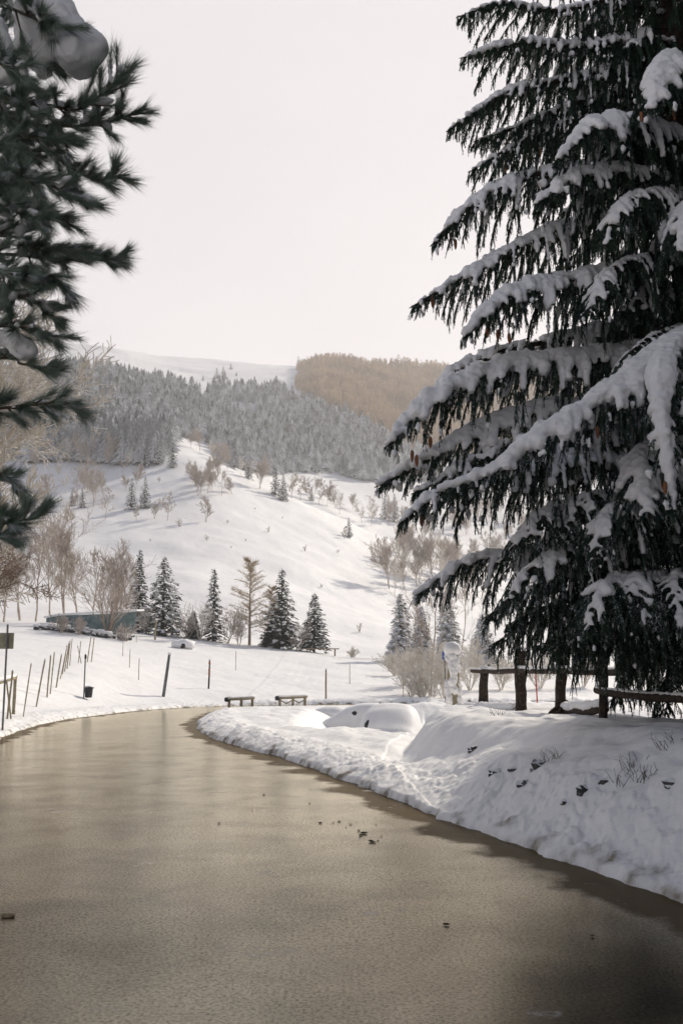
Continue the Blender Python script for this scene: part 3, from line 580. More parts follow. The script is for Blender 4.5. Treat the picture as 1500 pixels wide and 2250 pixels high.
# thick pillows of snow lying on the upper sprays
for pts, r in [([(40, -60, 4.75), (95, 0, 4.7), (135, 45, 4.65), (165, 95, 4.65), (186, 150, 4.65)], [.12, .125, .115, .08, .04]), ([(60, 20, 4.8), (90, 70, 4.8), (110, 120, 4.8)], [.10, .10, .06]), ([(60, 60, 4.9), (85, 120, 4.9), (100, 165, 4.9)], [.09, .09, .05]),
               ([(-20, 60, 4.5), (0, 120, 4.5), (25, 160, 4.5)], [.10, .08, .05]), ([(15, 750, 4.75), (40, 760, 4.75), (60, 790, 4.75)], [.05, .065, .04])]:
    sb = MB(); a = spline(prel(pts), 9); q = np.random.RandomState(int(r[0]*1e3)); [sph(sb, a[q.randint(9)]+(q.rand(3)-.5)*r[1]*.9, r[1]*(.55+.3*q.rand()), 14, 10, .10, k_) for k_ in range(5)]; tube(sb, a, np.interp(np.linspace(0, 1, 9), np.linspace(0, 1, len(r)), r), 12, flat=.85, jit=.22)
    z = sb.build('snow_pillow', M['snow'], pine, True); snow_mod(z, .012, 4); z.modifiers['lumps'].strength = .04
# ---------------------------------------------------------------- smaller trees
def conifer(seed, h=10., r=2.0, per=8, gap=.34, snow=.6, base=.06, droop=.35, leaf=.26, nleaf=16, col='midspruce', ragged=.3):
    """trunk, crown (needle clumps on whorled boughs) and snow cover of a spruce, as three meshes"""
    q = np.random.RandomState(seed); tr = MB(); cr_ = MB(); sb = MB()
    hz = np.linspace(-.4, h, 10); tube(tr, np.stack([0*hz, 0*hz, hz], 1), np.interp(hz, [0, h], [.02*h, .01]), 7)
    z = base*h; Vt = []
    while z < h*.985:
        f = (z-base*h)/(h*(1-base)); Rz = r*((1-f)**.85)*(1-.25*math.exp(-f*9))+.06
        nb = max(3, int(per*(.45+.55*(1-f)))); a0 = q.rand()*6.3
        for b in range(nb):
            a = a0+6.283*b/nb+(q.rand()-.5)*.6; Lb = Rz*(1-ragged+ragged*1.6*q.rand()); dx, dy = math.cos(a), math.sin(a)
            dr = droop*(1.1-f*1.4)
            nl = max(4, int(nleaf*Lb/r+3)); t = q.rand(nl)**.75
            rad = t*Lb; zz = z-dr*rad*(.5+.5*t)+(q.rand(nl)-.7)*leaf*.5
            side = (q.rand(nl)-.5)*Lb*.55*(1-.45*t)
            px = dx*rad-dy*side; py = dy*rad+dx*side
            s_ = leaf*(.6+.8*q.rand(nl))*(.55+.45*(1-f))
            o1 = np.stack([dx*s_*1.1+(q.rand(nl)-.5)*s_, dy*s_*1.1+(q.rand(nl)-.5)*s_, -s_*(.25+.5*q.rand(nl))], 1)
            o2 = np.stack([-dy*s_*.55, dx*s_*.55, -s_*.2*q.rand(nl)], 1)
            p = np.stack([px, py, zz], 1)
            Vt.append(np.stack([p-o2, p+o2, p+o1], 1).reshape(-1, 3))
            if q.rand() < snow:
                for k in range(1+(Lb > r*.45)):
                    tt = .45+.5*q.rand(); rr_ = tt*Lb; rs_ = (.11+.19*q.rand())*(.5+.5*(1-f))*h/9
                    sph(sb, (dx*rr_+(q.rand()-.5)*.2, dy*rr_+(q.rand()-.5)*.2, z-dr*rr_*(.5+.5*tt)+rs_*.3), (rs_*(1+abs(dx)*.7), rs_*(1+abs(dy)*.7), rs_*.55), 7, 4, .35, q.randint(999))
        z += gap*(.8+.4*q.rand())*(.65+.35*(1-f))*h/10
    V = np.concatenate(Vt); cr_.add(V, np.arange(len(V)).reshape(-1, 3))
    return tr, cr_, sb, M[col]
def make_conifer(label, loc, h, seed=0, group=None, cat='spruce tree', name='spruce_tree', **k):
    t = thing(name, label, cat, loc, 0, group); tr, c_, sb, mt = conifer(seed, h, **k)
    tr.build('trunk', M['bark'], t); c_.build('crown', mt, t)
    if sb.V: sb.build('snow_cover', M['snow'], t, True)
    return t
def bare(seed, h=8., spread=.35, stems=1, nb=9, levels=3, r0=.09, curve=.15, rmin=.008, first=.25, up=.35, ratio=.5, lean=(0, 0)):
    q = np.random.RandomState(seed); segs = []; trunks = []
    def grow(p, d, ln, rad, lev, acc):
        n_ = 6 if lev == 0 else 4; pts = [p]; dd = d.copy()
        for i in range(n_):
            dd = dd+(q.rand(3)-.5)*curve*2+np.array([lean[0], lean[1], up*.25*(lev > 0)]); dd /= np.linalg.norm(dd); pts.append(pts[-1]+dd*ln/n_)
        rads = np.linspace(rad, max(rmin, rad*.35), n_+1)
        for i in range(n_): acc.append((pts[i], pts[i+1], rads[i], rads[i+1], lev))
        if lev < levels:
            m_ = nb if lev == 0 else max(3, int(nb*.75))
            for k in range(m_):
                t = first+(1-first)*(k+q.rand())/m_ if lev == 0 else .2+.8*(k+q.rand())/m_
                i = min(n_-1, int(t*n_)); pp = pts[i]+(pts[i+1]-pts[i])*(t*n_-i) if i < n_ else pts[-1]
                g = pts[i+1]-pts[i]; g /= np.linalg.norm(g); x, y = frame(g); a = q.rand()*6.283
                nd = g*(1-spread)+(x*math.cos(a)+y*math.sin(a))*spread*1.6; nd /= np.linalg.norm(nd)
                grow(pp, nd, ln*ratio*(.6+.6*q.rand())*(1.15-.65*t if lev == 0 else 1), max(rmin, rads[i]*.5), lev+1, acc)
    acc = []
    for s in range(stems):
        a = q.rand()*6.283; k = 0 if stems == 1 else (.12+.1*q.rand() if stems < 4 else .2+.3*q.rand())
        grow(np.array([0, 0, -.3]), np.array([math.cos(a)*k, math.sin(a)*k, 1.]), h*(.75+.3*q.rand())*(1 if stems > 1 else .95), r0, 0, acc)
    return acc
def seg_mesh(acc, lv):
    a = [s for s in acc if (s[4] == 0) == (lv == 0)]; p0 = np.array([s[0] for s in a]); p1 = np.array([s[1] for s in a]); r0 = np.array([s[2] for s in a]); r1 = np.array([s[3] for s in a])
    d = p1-p0; d /= np.linalg.norm(d, axis=1, keepdims=True); A = np.where(np.abs(d[:, 2:3]) < .9, [[0, 0, 1.]], [[1., 0, 0]])
    x = np.cross(d, A); x /= np.linalg.norm(x, axis=1, keepdims=True); y = np.cross(d, x); k = 5 if lv == 0 else 3; an = np.arange(k)*2*math.pi/k
    w_ = np.cos(an)[None, :, None]*x[:, None]+np.sin(an)[None, :, None]*y[:, None]
    V = np.concatenate([p0[:, None]+w_*r0[:, None, None], p1[:, None]+w_*r1[:, None, None]], 1)
    j = np.arange(k); Q = np.stack([j, (j+1) % k, k+(j+1) % k, k+j], 1); Q = (np.arange(len(a))[:, None, None]*2*k+Q).reshape(-1, 4)
    mb = MB(); mb.add(V.reshape(-1, 3), None, Q); return mb
def make_bare(label, loc, h, seed=0, mt='twig', tmt=None, name='bare_tree', cat='bare tree', group=None, parts=True, **k):
    t = thing(name, label, cat, loc, 0, group); acc = bare(seed, h, **k)
    seg_mesh(acc, 0).build('trunk' if parts else 'stems', M[tmt or mt], t); seg_mesh(acc, 1).build('crown' if parts else 'twigs', M[mt], t)
    return t
def larch(label, loc, h, seed, group=None, mt='larch'):
    q = np.random.RandomState(seed); t = thing('larch_tree', label, 'larch tree', loc, 0, group); acc = []; z = h*.2
    acc += [(np.array([0, 0, a]), np.array([0, 0, b]), .017*h*(1-a/h)+.01, .017*h*(1-b/h)+.01, 0) for a, b in zip(np.linspace(-.3, h, 9)[:-1], np.linspace(-.3, h, 9)[1:])]
    while z < h*.98:
        f = z/h; L_ = h*.37*(1-f)**.7+.15; a = q.rand()*6.283; p = np.array([0, 0, z]); d = np.array([math.cos(a), math.sin(a), .12+.5*f]); n_ = 7
        for i in range(n_):
            e = p+d*L_/n_*(.8+.4*q.rand()); acc.append((p, e, .022*(1-i/n_)+.008, .022*(1-(i+1)/n_)+.008, 1))
            for s in range(7):
                v = d*.6+(q.rand(3)-.5)*np.array([1.6, 1.6, .9]); v /= np.linalg.norm(v); acc.append((p, p+v*(.25+.35*q.rand())*(h/9), .012, .006, 2))
            p = e; d = d+(q.rand(3)-.5)*.1
        z += .012*h*(.5+q.rand())
    seg_mesh(acc, 0).build('trunk', M['brown'], t); seg_mesh(acc, 1).build('crown', M[mt], t); return t
def hgt(vb, vt, Y): return (vb-vt)/F*Y*1.0
# the row of trees at the foot of the hill
G = 'spruces along the foot of the hill'
for (u, vb, vt, lab, kw) in [
  (303, 1387, 1204, 'slim dark spruce behind the right end of the shed, left of the broad snowy one', dict(r=1.2, snow=.5, seed=11, ragged=.4)),
  (357, 1382, 1208, 'broad spruce heavy with snow on every bough, right of the teal shed', dict(r=2.6, snow=1.0, seed=12, leaf=.3)),
  (424, 1345, 1285, 'small dark spruce half hidden in bushes, right of the broad snowy spruce', dict(r=.8, snow=.4, seed=13)),
  (468, 1402, 1243, 'narrow pointed spruce with a bare spire, left of the tan larch', dict(r=1.35, snow=.6, seed=14, per=6, ragged=.5)),
  (618, 1424, 1247, 'dark uneven spruce with low spreading boughs, right of the tan larch', dict(r=2.1, snow=.6, seed=15, ragged=.55, leaf=.32)),
  (592, 1420, 1372, 'low dark young spruce touching the left side of the uneven spruce', dict(r=1.3, snow=.3, seed=16)),
  (690, 1434, 1303, 'rounded frosty spruce, last on the right in the row below the hill', dict(r=1.75, snow=.9, seed=17, base=.12))]:
    p = gp(u, 97); make_conifer(lab, p, hgt(vb, vt, 97), group=G, **kw)
larch('tan leafless larch standing alone between two dark spruces', gp(548, 97), hgt(1418, 1228, 97), 21)
larch('pale tan larch leaning into the left side of the uneven dark spruce', gp(596, 99), hgt(1420, 1290, 99), 22)
q = np.random.RandomState(31); Gb = 'bare frosted trees around the teal shed'
BT = [(8, 1180, 'twig', 'bare frosted birch at the left edge of the photo, in front of the hillside'), (45, 1195, 'twig', 'bare brown tree next to the birch at the left edge'), (78, 1170, 'twig', 'leaning bare tree with a pale forked trunk, above the left end of the teal shed'),
      (112, 1185, 'twig', 'bare tree with many thin upright stems behind the left end of the teal shed'), (140, 1150, 'twig', 'tallest bare brownish tree behind the middle of the teal shed'), (172, 1190, 'twig', 'bare frosted tree just right of the tallest brownish one'),
      (205, 1215, 'twig', 'bare frosted tree behind the multi stemmed bush'), (255, 1225, 'twig', 'bare frosted tree behind the right half of the teal shed'), (282, 1235, 'twig', 'bare frosted tree touching the slim dark spruce')]
for k, (u, vt, mt, lab) in enumerate(BT):
    Y = 98+q.rand()*8; p = gp(u, Y); make_bare(lab, p, hgt(proj(*p)[1], vt, Y)*1.02, seed=40+k, mt=mt, group=Gb, spread=.3, stems=1+(k % 3 == 1), nb=11, r0=.11, rmin=.017, levels=3, up=.3)
p = gp(236, 86); make_bare('rounded bush of many grey stems in front of the teal shed', p, hgt(1392, 1228, 86)*.85, seed=60, mt='twig', tmt='brown', name='bush', cat='bush', parts=False, stems=12, nb=8, levels=2, r0=.05, rmin=.013, spread=.3, first=.3)
Gs = 'frosted bushes between the spruces'
for k, (u, vt, vb, lab) in enumerate([(410, 1335, 1392, 'frosted bush at the right foot of the broad snowy spruce'), (440, 1322, 1398, 'frosted bush left of the narrow pointed spruce'), (500, 1325, 1408, 'wide frosted bush right of the narrow pointed spruce'), (320, 1330, 1388, 'frosted bush between slim dark spruce and broad snowy spruce'), (655, 1365, 1430, 'frosted bush between the two rightmost spruces of the row'), (775, 1418, 1443, 'small tan bush on the snow edge right of the spruce row'), (525, 1345, 1412, 'frosted bush at the left foot of the tan larch')]):
    p = gp(u, 96); make_bare(lab, p, hgt(vb, vt, 96), seed=70+k, mt='frost' if k % 2 else 'twig', name='bush', cat='bush', group=Gs, parts=False, stems=7, nb=7, levels=2, r0=.03, rmin=.015, spread=.35)
# trees right of the meadow, behind the big spruce
for k, (u, vb, vt, Y, lab, kw) in enumerate([(880, 1452, 1300, 92, 'frost covered spruce at the right edge of the open hillside', dict(r=1.5, snow=.95, seed=81)), (925, 1456, 1330, 97, 'frosty spruce just right of the one at the edge of the open hillside', dict(r=1.4, snow=.9, seed=82)), (985, 1458, 1290, 100, 'frosty spruce behind the snow plastered post', dict(r=1.8, snow=.85, seed=83)), (1060, 1462, 1350, 96, 'frosty spruce seen above the first fence post', dict(r=1.7, snow=.9, seed=84))]):
    make_conifer(lab, gp(u, Y), hgt(vb, vt, Y), group='frosted spruces right of the meadow', col='frostspruce', leaf=.34, **kw)
Gt = 'frosted thicket right of the meadow'
for k, (u, vb, vt, Y, mt, lab) in enumerate([(885, 1530, 1445, 66, 'frost', 'frosted shrub at the left end of the thicket beyond the parked cars'), (915, 1540, 1440, 62, 'frost', 'dense white frosted shrub in the middle of the thicket'), (950, 1545, 1430, 60, 'frost', 'tall white frosted shrub left of the snow plastered post'), (975, 1545, 1450, 58, 'frost', 'low white frosted shrub at the foot of the snow plastered post'), (945, 1548, 1290, 61, 'twig', 'thin leaning pole like tree rising out of the thicket'), (1030, 1535, 1440, 64, 'frost', 'frosted shrub between snow plastered post and first fence post'), (1100, 1535, 1455, 66, 'frost', 'frosted shrub seen between the first two fence posts'), (1185, 1535, 1450, 66, 'frost', 'frosted shrub seen between the second and third fence posts'), (1280, 1535, 1440, 66, 'frost', 'frosted shrub seen between the two right fence posts'), (902, 1535, 1462, 60, 'frost', 'low white frosted shrub crowding the front of the thicket, left half'), (932, 1548, 1478, 56, 'frost', 'low white frosted shrub crowding the front of the thicket, middle'), (962, 1500, 1400, 70, 'frost', 'frosted shrub behind the tall white one left of the snow plastered post'), (868, 1490, 1430, 76, 'frost', 'frosted shrub at the foot of the leftmost frosty spruce'), (1045, 1500, 1395, 74, 'frost', 'tall frosted shrub behind the first fence post'), (1010, 1470, 1230, 105, 'twig', 'bare frosted tree above the snow plastered post'), (920, 1460, 1270, 102, 'twig', 'bare frosted tree behind the frosty spruces at the hillside edge')]):
    p = gp(u, Y); make_bare(lab, p, hgt(vb, vt, Y), seed=90+k, mt=mt, name='bush' if vt > 1400 else 'bare_tree', cat='bush' if vt > 1400 else 'bare tree', group=Gt, parts=vt < 1400, stems=9 if vt > 1400 else 1, nb=9, levels=2 if vt > 1400 else 3, r0=.03 if vt > 1400 else .07, rmin=.013, spread=.34)
# big frosted tree behind the pine on the left, trunk just outside the frame
p = gp(-70, 24); make_bare('large tree thickly coated in frost whose branches fan out behind the pine', p, 9.5, seed=107, mt='frost', tmt='brown', spread=.40, nb=13, levels=4, r0=.17, rmin=.011, first=.3, up=.30, ratio=.5, lean=(.02, 0), curve=.2)
p = gp(-190, 20); make_bare('brown leafless tree whose drooping twigs hang below the pine boughs at the left edge', p, 7.0, seed=108, mt='brown', tmt='brown', spread=.44, nb=13, levels=4, r0=.13, rmin=.006, first=.35, up=.05, ratio=.52, lean=(.03, 0), curve=.13)
# ---------------------------------------------------------------- trees on the open hillside
tmpl = [None]*4
hs = [(288, 1120, 1048, 's', 'snowy spruce, left of a pair standing on the middle of the hillside'), (318, 1117, 1045, 's', 'thinner spruce, right of a pair standing on the middle of the hillside'),
 (158, 1112, 1072, 's', 'small dark spruce at the foot of tall bare trees, left on the hillside'), (180, 1116, 1070, 's', 'second small dark spruce at the foot of tall bare trees, left on the hillside'),
 (318, 1028, 975, 's', 'rounded spruce at the lower edge of the left wood'), (345, 1022, 962, 's', 'spruce between two gaps at the lower edge of the left wood'), (378, 1028, 965, 's', 'spruce standing at the snowy ridge top right of a bright gap'),
 (605, 1088, 1022, 's', 'tall dark spruce on the ridge, left of the brown bare trees'), (622, 1100, 1038, 's', 'shorter spruce leaning on the tall dark one on the ridge'), (545, 1052, 1002, 's', 'spruce on the ridge line above the single bare tree'), (684, 1101, 1068, 's', 'small round snowy spruce under the brown bare trees on the ridge'),
 (766, 1181, 1137, 's', 'lone dark spruce low on the right side of the ridge'), (845, 1108, 1050, 's', 'spruce in the valley behind the ridge, left one by the big bough tip'), (866, 1125, 1060, 's', 'spruce in the valley behind the ridge, right one by the big bough tip'),
 (170, 1112, 1005, 'b', 'tall thin bare tree above two small dark spruces'), (205, 1112, 1015, 'b', 'tall thin bare tree right of two small dark spruces'), (232, 1142, 1068, 'b', 'rounded bare tree with a fan of stems, left of the spruce pair on the hillside'),
 (270, 1040, 985, 'b', 'bare tree with a double stem below the left wood'), (340, 1140, 1090, 'b', 'low bare tree right under the spruce pair'), (368, 1145, 1082, 'b', 'wide bare tree, rightmost below the spruce pair'), (300, 1142, 1100, 'b', 'thin bare tree in front of the spruce pair'),
 (452, 1147, 1085, 'b', 'single bare tree standing alone on the open slope'), (457, 1085, 1008, 'b', 'tall bare tree on the slope above the single one, left of three'), (487, 1090, 1018, 'b', 'tall bare tree on the slope above the single one, middle of three'), (510, 1085, 1040, 'b', 'tall bare tree on the slope above the single one, right of three'),
 (640, 1095, 1025, 'r', 'brown bare tree just right of the ridge spruces'), (660, 1100, 1030, 'r', 'dense brown bare tree in the middle of the ridge group'), (678, 1098, 1045, 'r', 'brown bare tree over the small round snowy spruce'), (700, 1108, 1038, 'r', 'dark brown bare tree right of the small round snowy spruce'), (718, 1112, 1042, 'r', 'dark brown bare tree near the right end of the ridge group'), (736, 1118, 1062, 'r', 'last brown bare tree at the right end of the ridge group'),
 (756, 1185, 1145, 'b', 'thin bare tree beside the lone dark spruce'), (795, 1150, 1085, 'b', 'bare tree in the dip right of the ridge group'), (815, 1155, 1092, 'b', 'second bare tree in the dip right of the ridge group'),
 (745, 1130, 1078, 'b', 'pale bare tree on the back of the ridge'), (780, 1125, 1075, 'b', 'pale bare tree in the valley left of the dip')]
for k, (u, vb, vt, kind, lab) in enumerate(hs):
    p = gpv(u, vb, 120, 420); h = hgt(vb, vt, p[1])
    if kind == 's': make_conifer(lab, p, h, seed=150+k, group='spruces dotted over the hillside', r=h*.24, snow=.7, nleaf=10, leaf=.3*h/8, gap=.42, per=7)
    else: make_bare(lab, p, h, seed=150+k, mt='brown' if kind == 'r' else 'twig', group='bare trees dotted over the hillside', stems=1 if k % 3 else 2, nb=14, levels=3, r0=.07, rmin=.020 if kind == 'r' else .016, spread=.42, ratio=.36, first=.2, up=.25)
q = np.random.RandomState(77); sh0 = None
for k, (u, v) in enumerate([(395, 1158), (455, 1188), (508, 1205), (670, 1212), (742, 1215), (812, 1208), (850, 1220), (886, 1240), (851, 1262), (706, 1292), (790, 1390), (330, 1190), (540, 1190), (590, 1170), (890, 1270), (560, 1120), (500, 1150), (350, 1060), (620, 1140)]):
    p = gpv(u, v, 100, 330); s_ = p[1]/F
    if sh0 is None: sh0 = make_bare('tiny bare shrub poking out of the snow on the open slope', p, 2.2, seed=5, mt='brown', name='shrub', cat='shrub', group='tiny shrubs scattered on the open slope', parts=False, stems=5, nb=5, levels=1, r0=.035, rmin=.025, spread=.35); base_s = 1.
    else: dup(sh0, p, q.rand()*6, .25+.75*q.rand()**1.5)
# bare trees of the valley seen under the boughs of the big spruce
V0 = [make_bare('frosted bare tree in the valley beyond the ridge, below the boughs of the big spruce', (0, 0, -50), 9, seed=200+k, mt='twig' if k else 'frost', group='bare trees in the valley', stems=1+k, nb=10, levels=3, r0=.08, rmin=.028, spread=.28) for k in range(3)]
k = 0; q = np.random.RandomState(19)
while k < 105:
    u = 840+q.rand()*480; v = 1130+q.rand()*190
    if v < 1205+(u-900)*.42-10 and u < 1000: 
        if q.rand() < .75: continue
    p = gpv(u, v, 130, 520)
    if k < 3: V0[k].location = p; 
    else: dup(V0[k % 3], p, q.rand()*6, .6+.6*q.rand())
    k += 1
for k, (u, v) in enumerate([(150, 1020), (175, 1012), (190, 1028), (215, 1018), (240, 1030), (262, 1022), (285, 1032), (420, 985), (440, 992), (462, 1005), (480, 1012), (500, 1030), (530, 1045), (556, 1056), (575, 1062), (648, 1080), (690, 1085), (722, 1090), (750, 1100), (775, 1110), (570, 1075), (125, 1030), (100, 1020), (80, 1035), (130, 1060), (110, 1100), (95, 1130), (145, 1085)]):
    p = gpv(u, v, 150, 420); z = dup(V0[k % 3], p, q.rand()*6, .55+.45*q.rand(), 'frosted bare tree standing along the lower fringe of the far spruce wood', 'bare trees along the fringe of the wood')
for k in range(34):
    u = [20, 130, 420][k % 3]+q.rand()*[150, 180, 60][k % 3]; v = [1120, 1050, 1030][k % 3]+q.rand()*[110, 75, 60][k % 3]; p = gpv(u, v, 120, 400)
    dup(V0[k % 3], p, q.rand()*6, .35+.4*q.rand(), 'frosted bare tree or scrub growing in the loose thicket on the left of the slope', 'thicket of bare trees on the left of the slope')
for k, (u, vt) in enumerate([(135, 1350), (175, 1342), (275, 1330)]):
    p = gp(u, 83.5); make_bare(['low frosted bush in front of the left end of the teal shed', 'low frosted bush in front of the middle of the teal shed', 'low frosted bush in front of the right end of the teal shed'][k], p, 1.7, seed=260+k, mt='twig', name='bush', cat='bush', parts=False, stems=8, nb=7, levels=2, r0=.03, rmin=.013, spread=.35)
# ---------------------------------------------------------------- the woods on the far hill
def inpoly(u, v, poly):
    ins = np.zeros(u.shape, bool); n_ = len(poly)
    for i in range(n_):
        (x0, y0), (x1, y1) = poly[i], poly[(i+1) % n_]
        ins ^= ((y0 > v) != (y1 > v)) & (u < (x1-x0)*(v-y0)/((y1-y0) or 1e-9)+x0)
    return ins
def tpl_spruce(seed):
    q = np.random.RandomState(seed); T = []; V = []; n_ = 0; K = 8
    for i in range(8):
        f = i/8; z0 = .06+f*.86; r = .20*(1-f)**.9+.02; zt = min(1., z0+.24*(1-.4*f)); a0 = q.rand()*6.3
        V.append([0, 0, zt]); 
        for k in range(K*2):
            a = a0+math.pi*k/K; rr_ = r*(1.15*(.75+.5*q.rand()) if k % 2 else .45); V.append([rr_*math.cos(a), rr_*math.sin(a), z0-(.05*q.rand() if k % 2 else -.05)])
        for k in range(K*2): T.append([n_, n_+1+k, n_+1+(k+1) % (2*K)])
        n_ += 2*K+1
    return np.array(V), np.array(T)
def tpl_larch(seed):
    q = np.random.RandomState(seed); V = []; T = []
    for i in range(3): a = i*2.094; V.append([.012*math.cos(a), .012*math.sin(a), 0])
    V.append([0, 0, 1.]); T += [[0, 1, 3], [1, 2, 3], [2, 0, 3]]
    for k in range(70):
        z = .15+.82*q.rand(); L_ = .17*(1-z)**.6+.03; a = q.rand()*6.283; c, s = math.cos(a), math.sin(a); b = len(V)
        V += [[-s*.008, c*.008, z], [s*.008, -c*.008, z+.012], [c*L_, s*L_, z+.05+.06*q.rand()]]; T.append([b, b+1, b+2])
        b = len(V); V += [[c*L_*.4, s*L_*.4, z+.02], [c*L_*.45, s*L_*.45, z-.0], [c*L_*.8-s*.06, s*L_*.8+c*.06, z+.07]]; T.append([b, b+1, b+2])
    return np.array(V), np.array(T)
def scatter(poly, n_, Y0, Y1, umin, umax, seed, minw=1.):
    q = np.random.RandomState(seed); Y = np.sqrt(q.rand(n_)*(Y1**2-Y0**2)+Y0**2); x = (umin-750+(umax-umin)*q.rand(n_))/F*Y*1.04
    z = ground(x, Y); u, v = proj(x, Y, z); k = inpoly(u, v, poly); return np.stack([x, Y, z], 1)[k]
def merged(tps, pos, h, seed, wide=1.):
    q = np.random.RandomState(seed); mb = MB(); w_ = q.randint(0, len(tps), len(pos))
    for i, (V, T) in enumerate(tps):
        s = w_ == i; p = pos[s]; hh = h[s]; a = q.rand(len(p))*6.283; c, sn = np.cos(a)[:, None], np.sin(a)[:, None]
        W = (wide*(.8+.4*q.rand(len(p))))[:, None]*hh[:, None]
        X_ = (V[None, :, 0]*c-V[None, :, 1]*sn)*W; Y_ = (V[None, :, 0]*sn+V[None, :, 1]*c)*W; Z_ = V[None, :, 2]*hh[:, None]-.2
        VV = np.stack([X_+p[:, 0:1], Y_+p[:, 1:2], Z_+p[:, 2:3]], -1).reshape(-1, 3)
        mb.add(VV, (T[None]+np.arange(len(p))[:, None, None]*len(V)).reshape(-1, 3))
    return mb
WOOD = [(-120, 1008), (-120, 850), (60, 830), (150, 815), (240, 845), (300, 855), (420, 862), (560, 868), (640, 870), (700, 905), (790, 955), (880, 1000), (960, 1020), (960, 1060), (880, 1062), (800, 1058), (720, 1038), (640, 1050), (560, 1040), (515, 1032), (470, 990), (430, 970), (392, 958), (384, 975), (372, 1004), (350, 1020), (300, 1026), (230, 1022), (150, 1012), (60, 1020)]
q = np.random.RandomState(3); pos = scatter(WOOD, 15500, 255, 800, -120, 980, 4)
pos = np.vstack([pos, scatter([(40, 940), (60, 1020), (150, 1014), (230, 1022), (300, 1026), (350, 1020), (372, 1004), (384, 975), (385, 940)], 2600, 235, 335, 30, 400, 44)])
un = proj(pos[:, 0], pos[:, 1], pos[:, 2])[0]; pos = pos[~((pos[:, 1] < 345) & (q.rand(len(pos)) < .85*sm(un, 290, 395)))]
dn = fb(pos[:, 0]/35, pos[:, 1]/60, 3, 12); pos = pos[(dn+.55+.3*q.rand(len(pos))) > .38]
d_ = np.hypot(pos[:, 0], pos[:, 1]); pos = pos[np.argsort(d_)]
hh = (6.5+9.5*q.rand(len(pos))**1.3)*(1+.5*fb(pos[:, 0]/45, pos[:, 1]/70, 3, 15))*np.interp(pos[:, 1], [250, 350, 600], [.72, .85, 1.1])
TS = [tpl_spruce(s) for s in range(6)]
near = 260; wt = None; tw = []
for i, (V, T) in enumerate(TS):
    t = thing('spruce_tree', 'snow dusted spruce at the near edge of the wood covering the far hill', 'spruce tree', pos[i], 0, 'spruces at the near edge of the far wood')
    mb = MB(); s = T.max(); mb.add(V, T); mb.build('crown', M['farspruce'], t); mb = MB(); tube(mb, [[0, 0, -.1], [0, 0, .5], [0, 0, .9]], [.014, .010, .003], 5); mb.build('trunk', M['bark'], t)
    t.scale = (hh[i]*1.05, hh[i]*1.05, hh[i]); tw.append(t)
for i in range(6, near): dup(tw[i % 6], pos[i], q.rand()*6.3, (hh[i]*1.05, hh[i]*1.05, hh[i]))
mb = merged(TS, pos[near:], hh[near:], 5, 1.0); o = mb.build('spruce_wood', M['farspruce']); tag(o, 'dense snow dusted spruce wood covering the far hill', None, kind='stuff')
LAR = [(650, 800), (646, 862), (700, 892), (790, 945), (880, 990), (1000, 1010), (1250, 1010), (1500, 1000), (1500, 870), (1200, 852), (1000, 830), (880, 815), (720, 808)]
pos = scatter(LAR, 15000, 640, 1010, 640, 1500, 6); print('wood', len(pos))
ul = proj(pos[:, 0], pos[:, 1], pos[:, 2])[0]; lh = (7+10*np.random.RandomState(2).rand(len(pos))**.8)*(.45+.55*sm(ul, 646, 715))*(1+.45*fb(pos[:, 0]/40, pos[:, 1]/40, 3, 17)); keep_ = ul+26*fb(pos[:, 0]/12, pos[:, 1]/12, 2, 19) > 655; pos = pos[keep_]; lh = lh[keep_]
mb = merged([tpl_larch(s) for s in range(5)], pos, lh, 7, 1.25); o = mb.build('larch_wood', M['farlarch']); tag(o, 'tan larch plantation on the upper right of the far hill', None, kind='stuff')
for k, (u, v, vt, lab) in enumerate([(476, 832, 806, 'frosted round tree in the small clump on the high snowfield'), (490, 829, 803, 'pale tree in the middle of the clump on the high snowfield'), (494, 834, 812, 'low dark spruce in the clump on the high snowfield'), (507, 812, 796, 'topmost dark spruce of the clump on the high snowfield'), (519, 826, 814, 'small spruce right of the clump on the high snowfield'), (446, 836, 822, 'brownish small tree left of the clump on the high snowfield'), (655, 803, 779, 'lone dark spruce on the skyline left of the larch plantation'), (293, 838, 810, 'lone dark spruce rising above the left wood onto the snowfield'), (641, 862, 840, 'dark spruce at the lower left corner of the larch plantation')]):
    p = gpv(u, v, 500, 1150); h = hgt(v, vt, p[1]); make_conifer(lab, p, h, seed=400+k, group='single trees on the high snowfield', r=h*.3, snow=.3, nleaf=8, leaf=h*.06, gap=.6, per=6)
